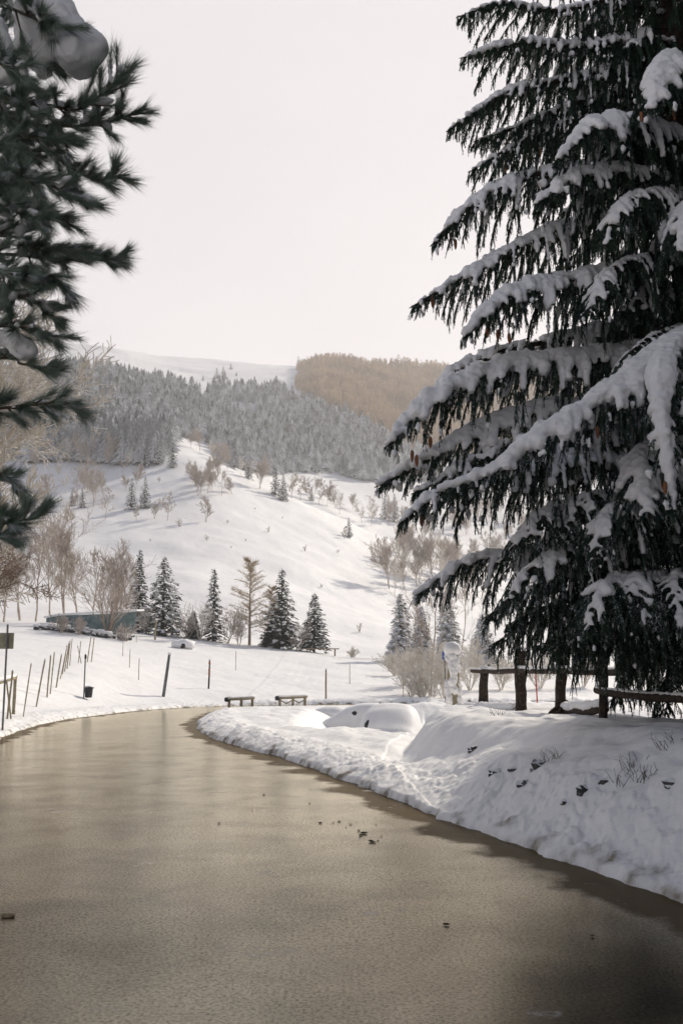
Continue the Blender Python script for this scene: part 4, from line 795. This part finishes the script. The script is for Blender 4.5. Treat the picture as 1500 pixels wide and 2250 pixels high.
# ---------------------------------------------------------------- log fence on the bank
fx = [P(1060, 1578, 24), P(1146, 1568, 20.5), P(1230, 1600, 17.2), P(1325, 1622, 13.9)]
fence = thing('log_fence', 'dark rustic log fence with snowy rails standing on the bank under the big spruce', 'fence', (fx[0][0], fx[0][1], gz(fx[0][0], fx[0][1])))
fo = np.array(fence.location)
def log(mb, a, b, r, n=9, sag=0, seed=0):
    q = np.random.RandomState(seed); t = np.linspace(0, 1, n)[:, None]; p = np.array(a)+(np.array(b)-np.array(a))*t; p = p+(q.rand(n, 3)-.5)*r*.35; p[:, 2] -= sag*np.sin(t[:, 0]*math.pi)
    tube(mb, p, r*(.88+.24*q.rand(n)), 9, jit=.12); return p
posts = []
for k, ((u, v0, v1, Y, r)) in enumerate([(1060, 1590, 1472, 24, .11), (1146, 1585, 1430, 20.5, .125), (1230, 1610, 1430, 17.2, .10), (1326, 1630, 1425, 13.9, .065), (1640, 1760, 1470, 10.4, .07)]):
    a = P(u, v0, Y); a[2] = min(a[2], gz(a[0], a[1]))-.1; b = P(u-(4 if k % 2 else -3), v1, Y)
    mb = MB(); log(mb, a-fo, b-fo, r, 8, seed=k); z = mb.build('post', M['wood'], fence, True)
    s = MB(); sph(s, b-fo+[0, 0, .03], (r*1.15, r*1.15, .07), 9, 6, .2, k); s.build('snow_cap', M['snow'], z, True); posts.append((a, b))
def rail(ua, va, Ya, ub, vb, Yb, r, seed, snow=.5):
    a, b = P(ua, va, Ya), P(ub, vb, Yb); mb = MB(); p = log(mb, a-fo, b-fo, r, 9, .02, seed); z = mb.build('rail', M['wood'], fence, True)
    if snow:
        s = MB(); q = np.random.RandomState(seed); k = len(p); tube(s, p[:]+[0, 0, r*.9], r*snow*(.8+.5*q.rand(k)), 8, flat=.8, jit=.2); t = s.build('snow_on_rail', M['snow'], z, True); snow_mod(t, .02, 2)
rail(1036, 1473, 25, 1150, 1474, 20.6, .055, 1, .6); rail(1140, 1472, 20.4, 1235, 1472, 17.3, .055, 2, .9); rail(1228, 1472, 17.1, 1385, 1476, 13.6, .05, 3, .7)
rail(1308, 1518, 14.1, 1600, 1540, 10.6, .05, 4, .65)
rail(1018, 1560, 25.5, 1135, 1562, 20.9, .09, 5, 1.4); rail(1238, 1560, 17.3, 1325, 1556, 14.2, .07, 6, 1.3)
# bare earth and roots at the foot of the third post
mb = MB(); a = posts[2][0]; g = gz(a[0], a[1]); sph(mb, (a[0]+.12, a[1]-.12, g-.02), (.36, .26, .14), 14, 8, .35, 5)
for k in range(8): t = k*.8; tube(mb, [np.array([a[0]+.1, a[1], g+.22]), np.array([a[0]+.1+.26*math.cos(t), a[1]-.1+.22*math.sin(t), g+.06]), np.array([a[0]+.1+.42*math.cos(t), a[1]-.1+.34*math.sin(t), g-.1])], [.05, .035, .015], 5)
o = mb.build('earth_mound', M['dirt'], smooth=True); tag(o, 'patch of bare brown earth and roots around the foot of the third fence post', 'earth mound')
# snow plastered post left of the fence
p = P(995, 1560, 27); g = gz(p[0], p[1]); top = P(993, 1432, 27)[2]
t = thing('gate_post', 'thick post plastered with snow and wearing a round snow cap, left of the log fence', 'post', (p[0], p[1], g-.1)); hh_ = top-g+.1
mb = MB(); log(mb, (0, 0, -.2), (.02, 0, hh_), .15, 10, seed=9); mb.build('shaft', M['wood2'], t, True)
s = MB(); sph(s, (.0, 0, hh_+.07), (.25, .25, .20), 14, 9, .1, 1); s.build('snow_cap', M['snow'], t, True)
s = MB(); q = np.random.RandomState(4)
for k in range(46): a = 3.0+q.rand()*3.6; z = .1+hh_*.95*q.rand()**.8; sph(s, (.15*math.cos(a), .15*math.sin(a), z), (.07+.06*q.rand(), .06+.03*q.rand(), .07+.10*q.rand()), 7, 5, .3, k)
z = s.build('snow_crust', M['snow'], t, True); snow_mod(z, .022, 2)
# blue sign and red marker beyond the fence
p = gp(978, 52); h = P(978, 1426, 52)[2]-p[2]; t = thing('road_sign', 'small blue sign on a thin post, left of the snow capped post', 'sign', p); mb = MB(); tube(mb, [[0, 0, -.2], [0, 0, h]], [.03, .03], 6); mb.build('pole', M['metal'], t)
mb = MB(); box(mb, (0, -.045, h-.32), (.30, .02, .42), .5); mb.build('plate', M['blue'], t); mb = MB(); box(mb, (.0, -.062, h-.32), (.08, .02, .24), .5, .5); mb.build('symbol', M['white'], t)
p = gp(1180, 47); t = thing('marker_post', 'thin red marker pole seen between the second and third fence posts', 'marker pole', p); mb = MB(); h = P(1180, 1470, 47)[2]-p[2]; tube(mb, [[0, 0, -.1], [-.05, 0, h]], [.035, .03], 7); mb.build('shaft', M['red'], t, True)
s = MB(); sph(s, (-.05, 0, h+.02), (.06, .06, .05), 7, 5); s.build('snow_cap', M['snow'], t, True)
# ---------------------------------------------------------------- snowed-in cars
def car(name, label, loc, rz, Lc, Wc, Hc, snow, seed, low=False):
    t = thing(name, label, 'car', loc, rz, 'cars buried in snow behind the roadside island')
    xs = np.array([-.5, -.47, -.36, -.20, -.06, .12, .24, .40, .48, .5])*Lc; zb = np.array([.45, .70, .80, 1.20, 1.36, 1.36, 1.10, .86, .70, .40])*Hc/1.36
    V = []; m_ = 9
    for x, z in zip(xs, zb):
        for k in range(m_):
            a = math.pi*k/(m_-1); cx = math.copysign(abs(math.cos(a))**.45, math.cos(a)); sz = abs(math.sin(a))**.55
            wz = Wc/2*(1-.16*max(0, (z-.8)/.6)*sz)
            V.append([x, -cx*wz, .22+(z-.22)*sz])
    V = np.array(V); i = np.arange(len(xs)-1)[:, None]; j = np.arange(m_-1)[None]; Q = np.stack([i*m_+j, i*m_+j+1, (i+1)*m_+j+1, (i+1)*m_+j], -1).reshape(-1, 4)
    body = MB(); body.add(V, None, Q); body.add(V[:m_], None, [[k, k+1, m_-2-k, m_-1-k] for k in range(3)]); body.add(V[-m_:], None, [[k, m_-1-k, m_-2-k, k+1] for k in range(3)])
    body.build('body', M['car'], t, True)
    for sx in (-.31, .30):
        for sy in (-1, 1):
            w_ = MB(); tube(w_, [[sx*Lc, sy*(Wc/2-.2), .31], [sx*Lc, sy*(Wc/2-.0), .31]], [.31, .31], 16); z = w_.build('wheel', M['black'], t); w_ = MB(); tube(w_, [[sx*Lc, sy*(Wc/2-.02), .31], [sx*Lc, sy*(Wc/2+.012), .31]], [.19, .19], 12); w_.build('rim', M['metal'], z)
    for sy in (-1, 1):
        g = MB(); q = []
        for x, z in ((-.20, 1.12), (.10, 1.20), (.21, .98), (-.30, .86), (.24, .84)): q.append([x*Lc, sy*Wc/2*(.93-.05*(z-.8)/.6), z*Hc/1.36])
        g.add(q, None, None); g.T = [np.array([[3, 0, 4], [0, 1, 4], [1, 2, 4]])]; g.build('side_window', M['glass'], t)
    s = MB(); K = 15; W_ = []; q = np.random.RandomState(seed)
    xx = np.linspace(xs[0]-.10, xs[-1]+.12, 24); zz = np.interp(xx, xs, zb)
    for i, (x, z) in enumerate(zip(xx, zz)):
        e = 1-abs(2*i/23-1)**6
        for k in range(K):
            a = math.pi*k/(K-1); cx = math.copysign(abs(math.cos(a))**.6, math.cos(a)); sz = abs(math.sin(a))**.5
            dn = .30 if not low else .0
            W_.append([x, -cx*(Wc/2+.10)*(.86+.14*e), (z+snow*e)*sz+(1-sz)*dn+.03*(q.rand()-.5)])
    W_ = np.array(W_); i = np.arange(23)[:, None]; j = np.arange(K-1)[None]; Q = np.stack([i*K+j, i*K+j+1, (i+1)*K+j+1, (i+1)*K+j], -1).reshape(-1, 4)
    s.add(W_, None, Q); s.add(W_[:K], None, [[k, k+1, K-2-k, K-1-k] for k in range(6)]); s.add(W_[-K:], None, [[k, K-1-k, K-2-k, k+1] for k in range(6)])
    o = s.build('snow_cover', M['snow'], t, True); sd_ = o.modifiers.new('thick', 'SUBSURF'); sd_.levels = 1; sd_.render_levels = 1; return t
a = P(858, 1610, 29.5); g = gz(a[0], a[1]); car('snow_covered_car', 'car buried under a smooth rounded mound of snow, nearest to the wooded bank', (a[0]+.1, a[1]+1.6, g-.05), R(82), 3.9, 1.6, 1.30, .24, 1)
a = P(772, 1570, 39); g = gz(a[0], a[1]); car('snow_covered_car', 'farther snowed in car with a sloping bonnet, left of the nearer rounded mound', (a[0]+.6, a[1], g-.05), R(-8), 3.6, 1.6, 1.2, .16, 2, True)
# dark gap at the left edge of the near mound: a door mirror left free of snow
for u, v, Y, w_, h_, lab in [(803, 1596, 28.6, .10, .34, 'dark door mirror edge sticking out of the left side of the nearest snow mound'), ]:
    mb = MB(); a = P(u, v, Y); tube(mb, [a+[.08, 0, h_/2], a+[.02, -.02, .05], a+[-.03, 0, -h_/2]], [.03, .055, .03], 8); o = mb.build('wheel_cover', M['black'], smooth=True); tag(o, 'dark curved piece of black plastic at the left edge of the nearest snow mound', 'car trim')
mb = MB(); a = P(779, 1567, 37.6); sph(mb, a, (.10, .08, .08), 8, 6, .3); o = mb.build('side_mirror', M['black'], smooth=True); tag(o, 'small dark door mirror showing at the farther snowed in car', 'car mirror')
# snow heap beyond, and a row of snow lumps
for k, (u, v, Y, rx, rz_, lab) in enumerate([(828, 1560, 41, .9, .45, 'low heap of snow right behind the farther snowed in car'), (730, 1556, 43, .9, .35, 'low heap of snow left of the farther snowed in car')]):
    mb = MB(); a = gp(u, Y); sph(mb, a, (rx, .7, rz_), 18, 10, .10, k); o = mb.build('snow_heap', M['snow'], smooth=True); tag(o, lab, 'snow heap')
# ---------------------------------------------------------------- wooden guard rails at the bend
def guard(label, ua, ub, vt, Y, seed, brace):
    a = P(ua, vt, Y); b = P(ub, vt-3, Y+1.2); g = gz((a[0]+b[0])/2, Y+.6); t = thing('guard_rail', label, 'guard rail', (a[0], a[1], g), 0, 'short wooden guard rails at the bend')
    o_ = np.array([a[0], a[1], g]); mb = MB(); tube(mb, [a-o_, (a+b)/2-o_, b-o_], [.06, .065, .06], 10); mb.build('rail', M['wood2'], t, True)
    mb = MB(); d = (a-b)/np.linalg.norm(a-b); tube(mb, [a-o_+d*.0, a-o_+d*.14], [.105, .10], 12); mb.build('end_cap', M['black'], t, True)
    for f in (.04, .5, .93):
        p = a+(b-a)*f-o_; mb = MB(); box(mb, (p[0], p[1]+.08, p[2]/2-.22), (.12, .11, p[2]+.38), .05); mb.build('post', M['wood2'], t)
    if brace:
        for f in (.27, .72): p = a+(b-a)*f-o_; mb = MB(); tube(mb, [p+[-.3, .04, -.10], p+[0, .04, -.26], p+[.3, .04, -.10]], [.03, .035, .03], 6); mb.build('brace', M['wood2'], t)
    s = MB(); q = np.random.RandomState(seed); k = np.linspace(.0, 1, 12)[:, None]; tube(s, a-o_+(b-a)*k+[0, 0, .08], .07*(.7+.5*q.rand(12)), 8, flat=.8, jit=.2); s.build('snow_on_rail', M['snow'], t, True)
guard('short wooden guard rail without braces at the inside of the bend, left of two', 501, 558, 1537, 45.5, 1, False)
guard('short wooden guard rail with curved braces between its posts, right one of two', 612, 674, 1534, 46, 2, True)
# ---------------------------------------------------------------- snow poles, stakes, bin and sign across the road
def pole(label, u, vb, vt, Y, r=.035, lean=0, m_='wood2', bands=(), name='snow_pole', cat='snow pole', group='snow poles along the road and in the meadow'):
    p = gp(u, Y); vv = proj(*p)[1]; h = (vv-vt)/F*Y; t = thing(name, label, cat, p, 0, group); q = np.random.RandomState(u)
    top = np.array([lean, 0, h]); mb = MB(); tube(mb, [np.array([0, 0, -.25]), top*.5+[(q.rand()-.5)*r, 0, 0], top], [r, r*.95, r*.85], 7); mb.build('shaft', M[m_], t, True)
    for f in bands: mb = MB(); tube(mb, [top*f, top*(f+.06)], [r*1.25, r*1.25], 8); mb.build('reflector_band', M['orange'], t, True)
    s = MB(); sph(s, top+[0, 0, r*.3], (r*1.3, r*1.3, r*.9), 7, 5); s.build('snow_cap', M['snow'], t, True)
pole('brown snow pole with red bands standing left of the two guard rails', 458, 1530, 1452, 56, .05, .04, 'wood', (.86, .62, .50))
pole('brown snow pole standing right of the two guard rails', 716, 1535, 1473, 55, .05, 0, 'brown')
pole('thick grey pole leaning to the right beside the far road edge', 358, 1524, 1440, 51, .085, .28, 'metal')
for k, (u, vt, Y, lab) in enumerate([(270, 1412, 68, 'thin stake farthest left of three in the snow left of the leaning pole'), (285, 1428, 60, 'thin stake in the middle of three in the snow left of the leaning pole'), (305, 1448, 54, 'thin stake farthest right of three, nearest to the road'), (223, 1388, 84, 'short stake under the multi stemmed bush'), (300, 1397, 84, 'short stake below the right end of the teal shed'), (518, 1432, 70, 'thin stake in the meadow in front of the tan larch'), (886, 1485, 60, 'thin stake at the left end of the frosted thicket'), (768, 1460, 66, 'thin faint stake right of the snow pole in the meadow')]):
    pole(lab, u, 0, vt, Y, .022, .0, 'wood2', name='stake', cat='stake', group='thin stakes in the snowy meadow')
pole('thicker wooden stake right of the teal shed', 341, 0, 1362, 88, .09, .05, 'wood2', name='stake', cat='stake', group='thin stakes in the snowy meadow')
q = np.random.RandomState(12)
FS = [(15, 1478, 31), (50, 1462, 33), (78, 1452, 38), (103, 1443, 41), (110, 1436, 42), (122, 1440, 44), (131, 1426, 46), (136, 1420, 48), (141, 1414, 49.5), (147, 1409, 51), (153, 1405, 53), (172, 1410, 55), (191, 1400, 57), (200, 1403, 58)]
for k, (u, vt, Y) in enumerate(FS):
    p = gp(u, Y); h = max(.5, (proj(*p)[1]-vt)/F*Y); pass
    lab = ['leaning split wood stake nearest to the olive sign, at the left edge'][0] if k == 0 else '%s weathered stake from the olive sign in the broken fence row' % ['', 'second', 'third', 'fourth', 'fifth', 'sixth', 'seventh', 'eighth', 'ninth', 'tenth', 'eleventh', 'twelfth', 'thirteenth', 'last'][k]
    t = thing('fence_stake', lab, 'fence stake', p, 0, 'broken row of fence stakes in the left meadow'); mb = MB(); ln_ = .08+.22*q.rand(); w_ = .038+.025*q.rand()
    log(mb, (0, 0, -.3), (ln_, 0, h), w_/2, 6, seed=k); mb.build('shaft', M['wood2'], t)
    s = MB(); sph(s, (ln_, 0, h), (w_*.6, w_*.6, .05), 6, 4); s.build('snow_cap', M['snow'], t, True)
    if k in (0, 11):
        mb = MB(); log(mb, (.1+.15*q.rand(), .1, -.2), (-.1, .12, h*.8), w_/2.2, 5, seed=50+k); mb.build('prop', M['wood2'], t)
# low snowy railing at the left edge
a, b = P(-40, 1512, 30), P(34, 1490, 34); t = thing('field_gate', 'low wooden railing piled with snow at the left edge, below the olive sign', 'railing', (a[0], a[1], gz(a[0], a[1]))); o_ = np.array(t.location)
mb = MB(); log(mb, a-o_, b-o_, .05, 7, seed=3); mb.build('rail', M['wood2'], t, True)
mb = MB(); log(mb, b-o_+[0, 0, .1], np.array([b[0], b[1], gz(b[0], b[1])-.2])-o_, .06, 5, seed=4); mb.build('post', M['wood2'], t, True)
s = MB(); tube(s, [a-o_+[0, 0, .09], (a+b)/2-o_+[0, 0, .11], b-o_+[0, 0, .09]], [.07, .10, .06], 8, flat=.8); s.build('snow_on_rail', M['snow'], t, True)
# litter bin on a post
p = gp(189, 44.5); t = thing('litter_bin', 'small black litter bin hanging on a thin post in the snow across the road', 'litter bin', p); h = (proj(*p)[1]-1440)/F*44.5
mb = MB(); tube(mb, [[-.09, 0, -.2], [-.09, 0, h]], [.03, .03], 7); mb.build('post', M['metal'], t)
mb = MB(); tube(mb, [[-.09, 0, h-.02], [-.08, 0, h-.20]], [.045, .055], 7); mb.build('post_top', M['black'], t)
mb = MB(); tube(mb, [[.12, -.02, .04], [.12, -.02, .06], [.12, -.02, .46], [.12, -.02, .50], [.12, -.02, .50]], [.10, .15, .185, .195, .16], 14, jit=.02); mb.build('bin_body', M['black'], t, True)
mb = MB(); box(mb, (.0, 0, .38), (.12, .03, .04)); box(mb, (.31, -.02, .47), (.05, .06, .05)); mb.build('bracket', M['black'], t)
s = MB(); sph(s, (.12, -.02, .52), (.17, .17, .05), 9, 5); s.build('snow_cap', M['snow'], t, True)
# sign seen from behind, left edge
p = P(9, 1552, 27); p[2] = gz(p[0], p[1]); t = thing('road_sign', 'square olive grey sign on a thin dark post at the left edge of the photo', 'sign', p); h = P(9, 1372, 27)[2]-p[2]
mb = MB(); tube(mb, [[0, 0, -.3], [-.01, 0, h]], [.028, .028], 8); mb.build('post', M['metal'], t); zc = P(9, 1408, 27)[2]-p[2]
mb = MB(); box(mb, (-.05, .045, zc), (.42, .02, .43)); z = mb.build('plate', M['signback'], t)
mb = MB(); box(mb, (-.03, .0, zc+.12), (.10, .06, .03)); box(mb, (-.03, .0, zc-.12), (.10, .06, .03)); mb.build('clamp', M['metal'], t)
# teal shed
Ys = 88.0; c1 = gp(296, Ys); Hs = (1388-1329)/F*Ys; t = thing('shed', 'long low teal shed half buried in snow behind the bushes on the left', 'shed', c1)
lx = P(100, 1380, Ys+4)[0]-c1[0]; zc0 = gz(c1[0]+lx, Ys+4)-c1[2]
def wallm(name, pts, m_, th=.12):
    mb = MB(); A_ = np.array(pts, float); B_ = A_+[0, th, 0]; n_ = len(A_); mb.add(np.vstack([A_, B_]), None, [[i, (i+1) % n_, n_+(i+1) % n_, n_+i] for i in range(n_)])
    mb.T.append(np.array([[0, i, i+1] for i in range(1, n_-1)]+[[n_, n_+i+1, n_+i] for i in range(1, n_-1)])+mb.n-2*n_); return mb.build(name, M[m_], t)
wallm('end_wall', [(-1.95, 0, -.5), (0, 0, -.5), (0, 0, Hs*.93), (-1.95, 0, Hs*.90)], 'teal')
wallm('side_wall', [(lx, 4.2, zc0+.15), (-1.95, .25, -.4), (-1.95, .25, Hs*.88), (lx+1.2, 3.8, zc0+.95), (lx, 4.2, zc0+.75)], 'teal')
for k in range(7):
    f = (k+.5)/7; mb = MB(); box(mb, (lx*(1-f)+-1.95*f, 4.2*(1-f)+.25*f-.03, zc0*(1-f)+.55), (.07, .06, 1.0+.9*f)); mb.build('batten', M['teal'], t)
mb = MB(); V = [(lx-.2, 4.1, zc0+.75), (lx+1.2, 3.7, zc0+.97), (-1.95, .1, Hs*.90), (.15, -.15, Hs*.95), (.15, 3.2, Hs*1.05), (-1.95, 3.6, Hs*1.05), (lx+1.0, 6.5, zc0+1.1), (lx-.2, 6.5, zc0+.9)]
V = np.array(V); mb.add(np.vstack([V, V+[0, 0, .16]]), None, [[8, 9, 14, 15], [9, 10, 13, 14], [10, 11, 12, 13], [0, 1, 9, 8], [1, 2, 10, 9], [2, 3, 11, 10], [3, 4, 12, 11], [4, 5, 13, 12], [5, 6, 14, 13], [6, 7, 15, 14], [7, 0, 8, 15]]); mb.build('roof_snow', M['snow'], t)
# tumbled stones along the foot of the shed: one low wall
t = thing('stone_wall', 'low tumbledown stone wall capped with snow in front of the teal shed', 'stone wall', gp(190, 84)); o_ = np.array(t.location); q = np.random.RandomState(9); mb = MB(); s = MB()
for k in range(90):
    u = 78+q.rand()*215; a = gp(u, 84+q.rand()*1.2)-o_; r = .10+.16*q.rand(); sph(mb, a+[0, 0, r*.6+.12*q.rand()], (r*1.5, r, r*.8), 6, 4, .5, k)
    if q.rand() < .8: sph(s, a+[0, -.0, r*1.3+.14], (r*2.0, r*1.3, r*.55), 7, 4, .3, k)
mb.build('stones', M['rock'], t); s.build('snow_cover', M['snow'], t, True)
p = gp(402, 84); mb = MB(); sph(mb, (0, 0, .30), (1.0, .7, .48), 14, 8, .5, 3); t = thing('snowy_stump', 'round snow capped stump with a dark hollow, in front of the broad snowy spruce', 'stump', p); mb.build('snow_cap', M['snow'], t, True)
mb = MB(); sph(mb, (.08, -.42, .22), (.28, .25, .22), 9, 6, .3, 2); mb.build('stump_wood', M['wood'], t, True)
# picnic table / low bench at the foot of the last spruces
p = gp(705, 94); t = thing('bench', 'low brown bench at the foot of the last spruces of the row', 'bench', p); mb = MB(); box(mb, (0, 0, .50), (3.4, .4, .09)); mb.build('seat', M['brown'], t)
for x in (-1.3, 1.3): mb = MB(); box(mb, (x, 0, .15), (.14, .36, .62)); mb.build('leg', M['brown'], t)
# ---------------------------------------------------------------- things showing through the snow of the bank
q = np.random.RandomState(33)
RK = [(1042, 1648, .10, 'dark rock high on the left part of the snowy bank'), (1092, 1697, .10, 'flat dark rock left of the pair in the middle of the bank'), (1130, 1692, .09, 'left rock of the pair in the middle of the bank'), (1186, 1682, .13, 'right and larger rock of the pair in the middle of the bank'), (1156, 1722, .08, 'pointed rock just below the pair in the middle of the bank'),
      (1284, 1738, .10, 'upright dark rock in the right half of the bank'), (1330, 1716, .07, 'small dark rock left of the dry weeds'), (1245, 1762, .06, 'small half buried rock low on the bank'), (1478, 1720, .09, 'dark rock near the right edge of the photo')]
for k, (u, v, r, lab) in enumerate(RK):
    a = gpv(u, v, 6, 30); mb = MB(); r *= .8; sph(mb, a+[0, .03, -.02], (r*(1+.5*q.rand()), r*.9, r*.75), 9, 6, .7, k); o = mb.build('rock', M['rock'], smooth=False); tag(o, lab, 'rock', 'rocks showing through the snowy bank')
for k, (u, v, lab) in enumerate([(1425, 1712, 'tuft of dark dry weeds on the right part of the bank'), (1372, 1722, 'smaller tuft of dry weeds left of the dark one on the bank'), (1392, 1690, 'thin dry weeds just above the two tufts on the bank'), (1465, 1640, 'dry twigs on the bank crest at the right edge'), (1215, 1670, 'single dry weed beside the larger rock of the pair'), (1095, 1572, 'dry weeds at the foot of the second fence post')]):
    a = gpv(u, v, 6, 30); mb = MB()
    for j in range(16):
        c0 = a+(q.rand(3)-.5)*[.22, .2, 0]; d = (q.rand(3)-.5)*[.2, .2, .0]+[0, 0, .04+.09*q.rand()]; tube(mb, [c0-[0, 0, .04], c0+d*.6, c0+d+(q.rand(3)-.5)*[.09, .09, .07]], [.0035, .0025, .0015], 3, cap=False)
    o = mb.build('dry_weeds', M['wood']); tag(o, lab, 'weeds', 'dry weeds on the bank')
# dirt on the road
for k, (u, v, r) in enumerate([(770, 1812, .012), (788, 1826, .018), (800, 1832, .03), (792, 1836, .022), (815, 1850, .024), (822, 1852, .016), (830, 1848, .010), (826, 1812, .010), (703, 1809, .018), (732, 1809, .010), (745, 1806, .016), (680, 1766, .014), (580, 1747, .016), (481, 1810, .016), (980, 2033, .016), (1300, 2058, .014), (760, 1818, .010), (837, 1838, .009)]):
    s_ = slope(v); Y = -EYE/s_; a = P(u, v, Y); r *= .75; mb = MB(); sph(mb, (a[0], a[1], .004+r*.3), (r*(1.2+q.rand()), r, r*.5), 7, 5, .5, k); o = mb.build('dirt_clod', M['dirt']); tag(o, 'small clod of dark dirt lying on the wet road', 'dirt clod', 'dirt clods on the road')
a = P(18, 2016, -EYE/slope(2016)); mb = MB(); sph(mb, (a[0], a[1], .012), (.055, .03, .015), 9, 5, .4, 3); o = mb.build('dirt_patch', M['straw']); tag(o, 'flattened yellowish clump of straw on the road at the left edge', 'straw clump')
# ---------------------------------------------------------------- unseen spruces added around the camera to shade bank and road
G = 'tall unseen spruces added beside the road to shade it and the bank'
OUT = [(8.6, 8.5, 19), (9.5, 15.5, 21), (7.6, 2.2, 18), (9.0, -4.5, 20), (12.5, 5.5, 20), (10.6, 20, 19), (12.8, 16.5, 20), (14, 0, 19), (-14.5, 9.5, 17), (11, -12, 19), (13.5, 11, 20), (13, 21, 19)]
src = make_conifer('tall unseen spruce added just outside the frame to shade road and bank', (0, 0, 0), 19, seed=900, group=G, r=3.9, per=9, gap=.30, snow=.35, leaf=.42, nleaf=44, base=.12)
for k, (x, y, h) in enumerate(OUT):
    loc = (x, y, gz(x, y)-.1)
    if k == 0: src.location = loc; src.scale = (h/19,)*3
    else: dup(src, loc, k*1.7, h/19)
# ---------------------------------------------------------------- thin winter haze
me = bpy.data.meshes.new('haze'); V = [(x, y, z) for x in (-1800, 1800) for y in (-1800, 1800) for z in (-140, 520)]
me.from_pydata(V, [], [[0, 1, 3, 2], [4, 6, 7, 5], [0, 4, 5, 1], [2, 3, 7, 6], [0, 2, 6, 4], [1, 5, 7, 3]]); o = bpy.data.objects.new('haze', me); COL.objects.link(o); tag(o, 'thin pale winter haze', None, kind='stuff')
m = bpy.data.materials.new('haze'); m.use_nodes = True; m.node_tree.nodes.clear(); a = m.node_tree.nodes.new('ShaderNodeOutputMaterial'); v = m.node_tree.nodes.new('ShaderNodeVolumePrincipled')
v.inputs['Color'].default_value = (.97, .96, .97, 1); v.inputs['Density'].default_value = .00036; v.inputs['Anisotropy'].default_value = .3
m.node_tree.links.new(v.outputs[0], a.inputs['Volume']); me.materials.append(m)
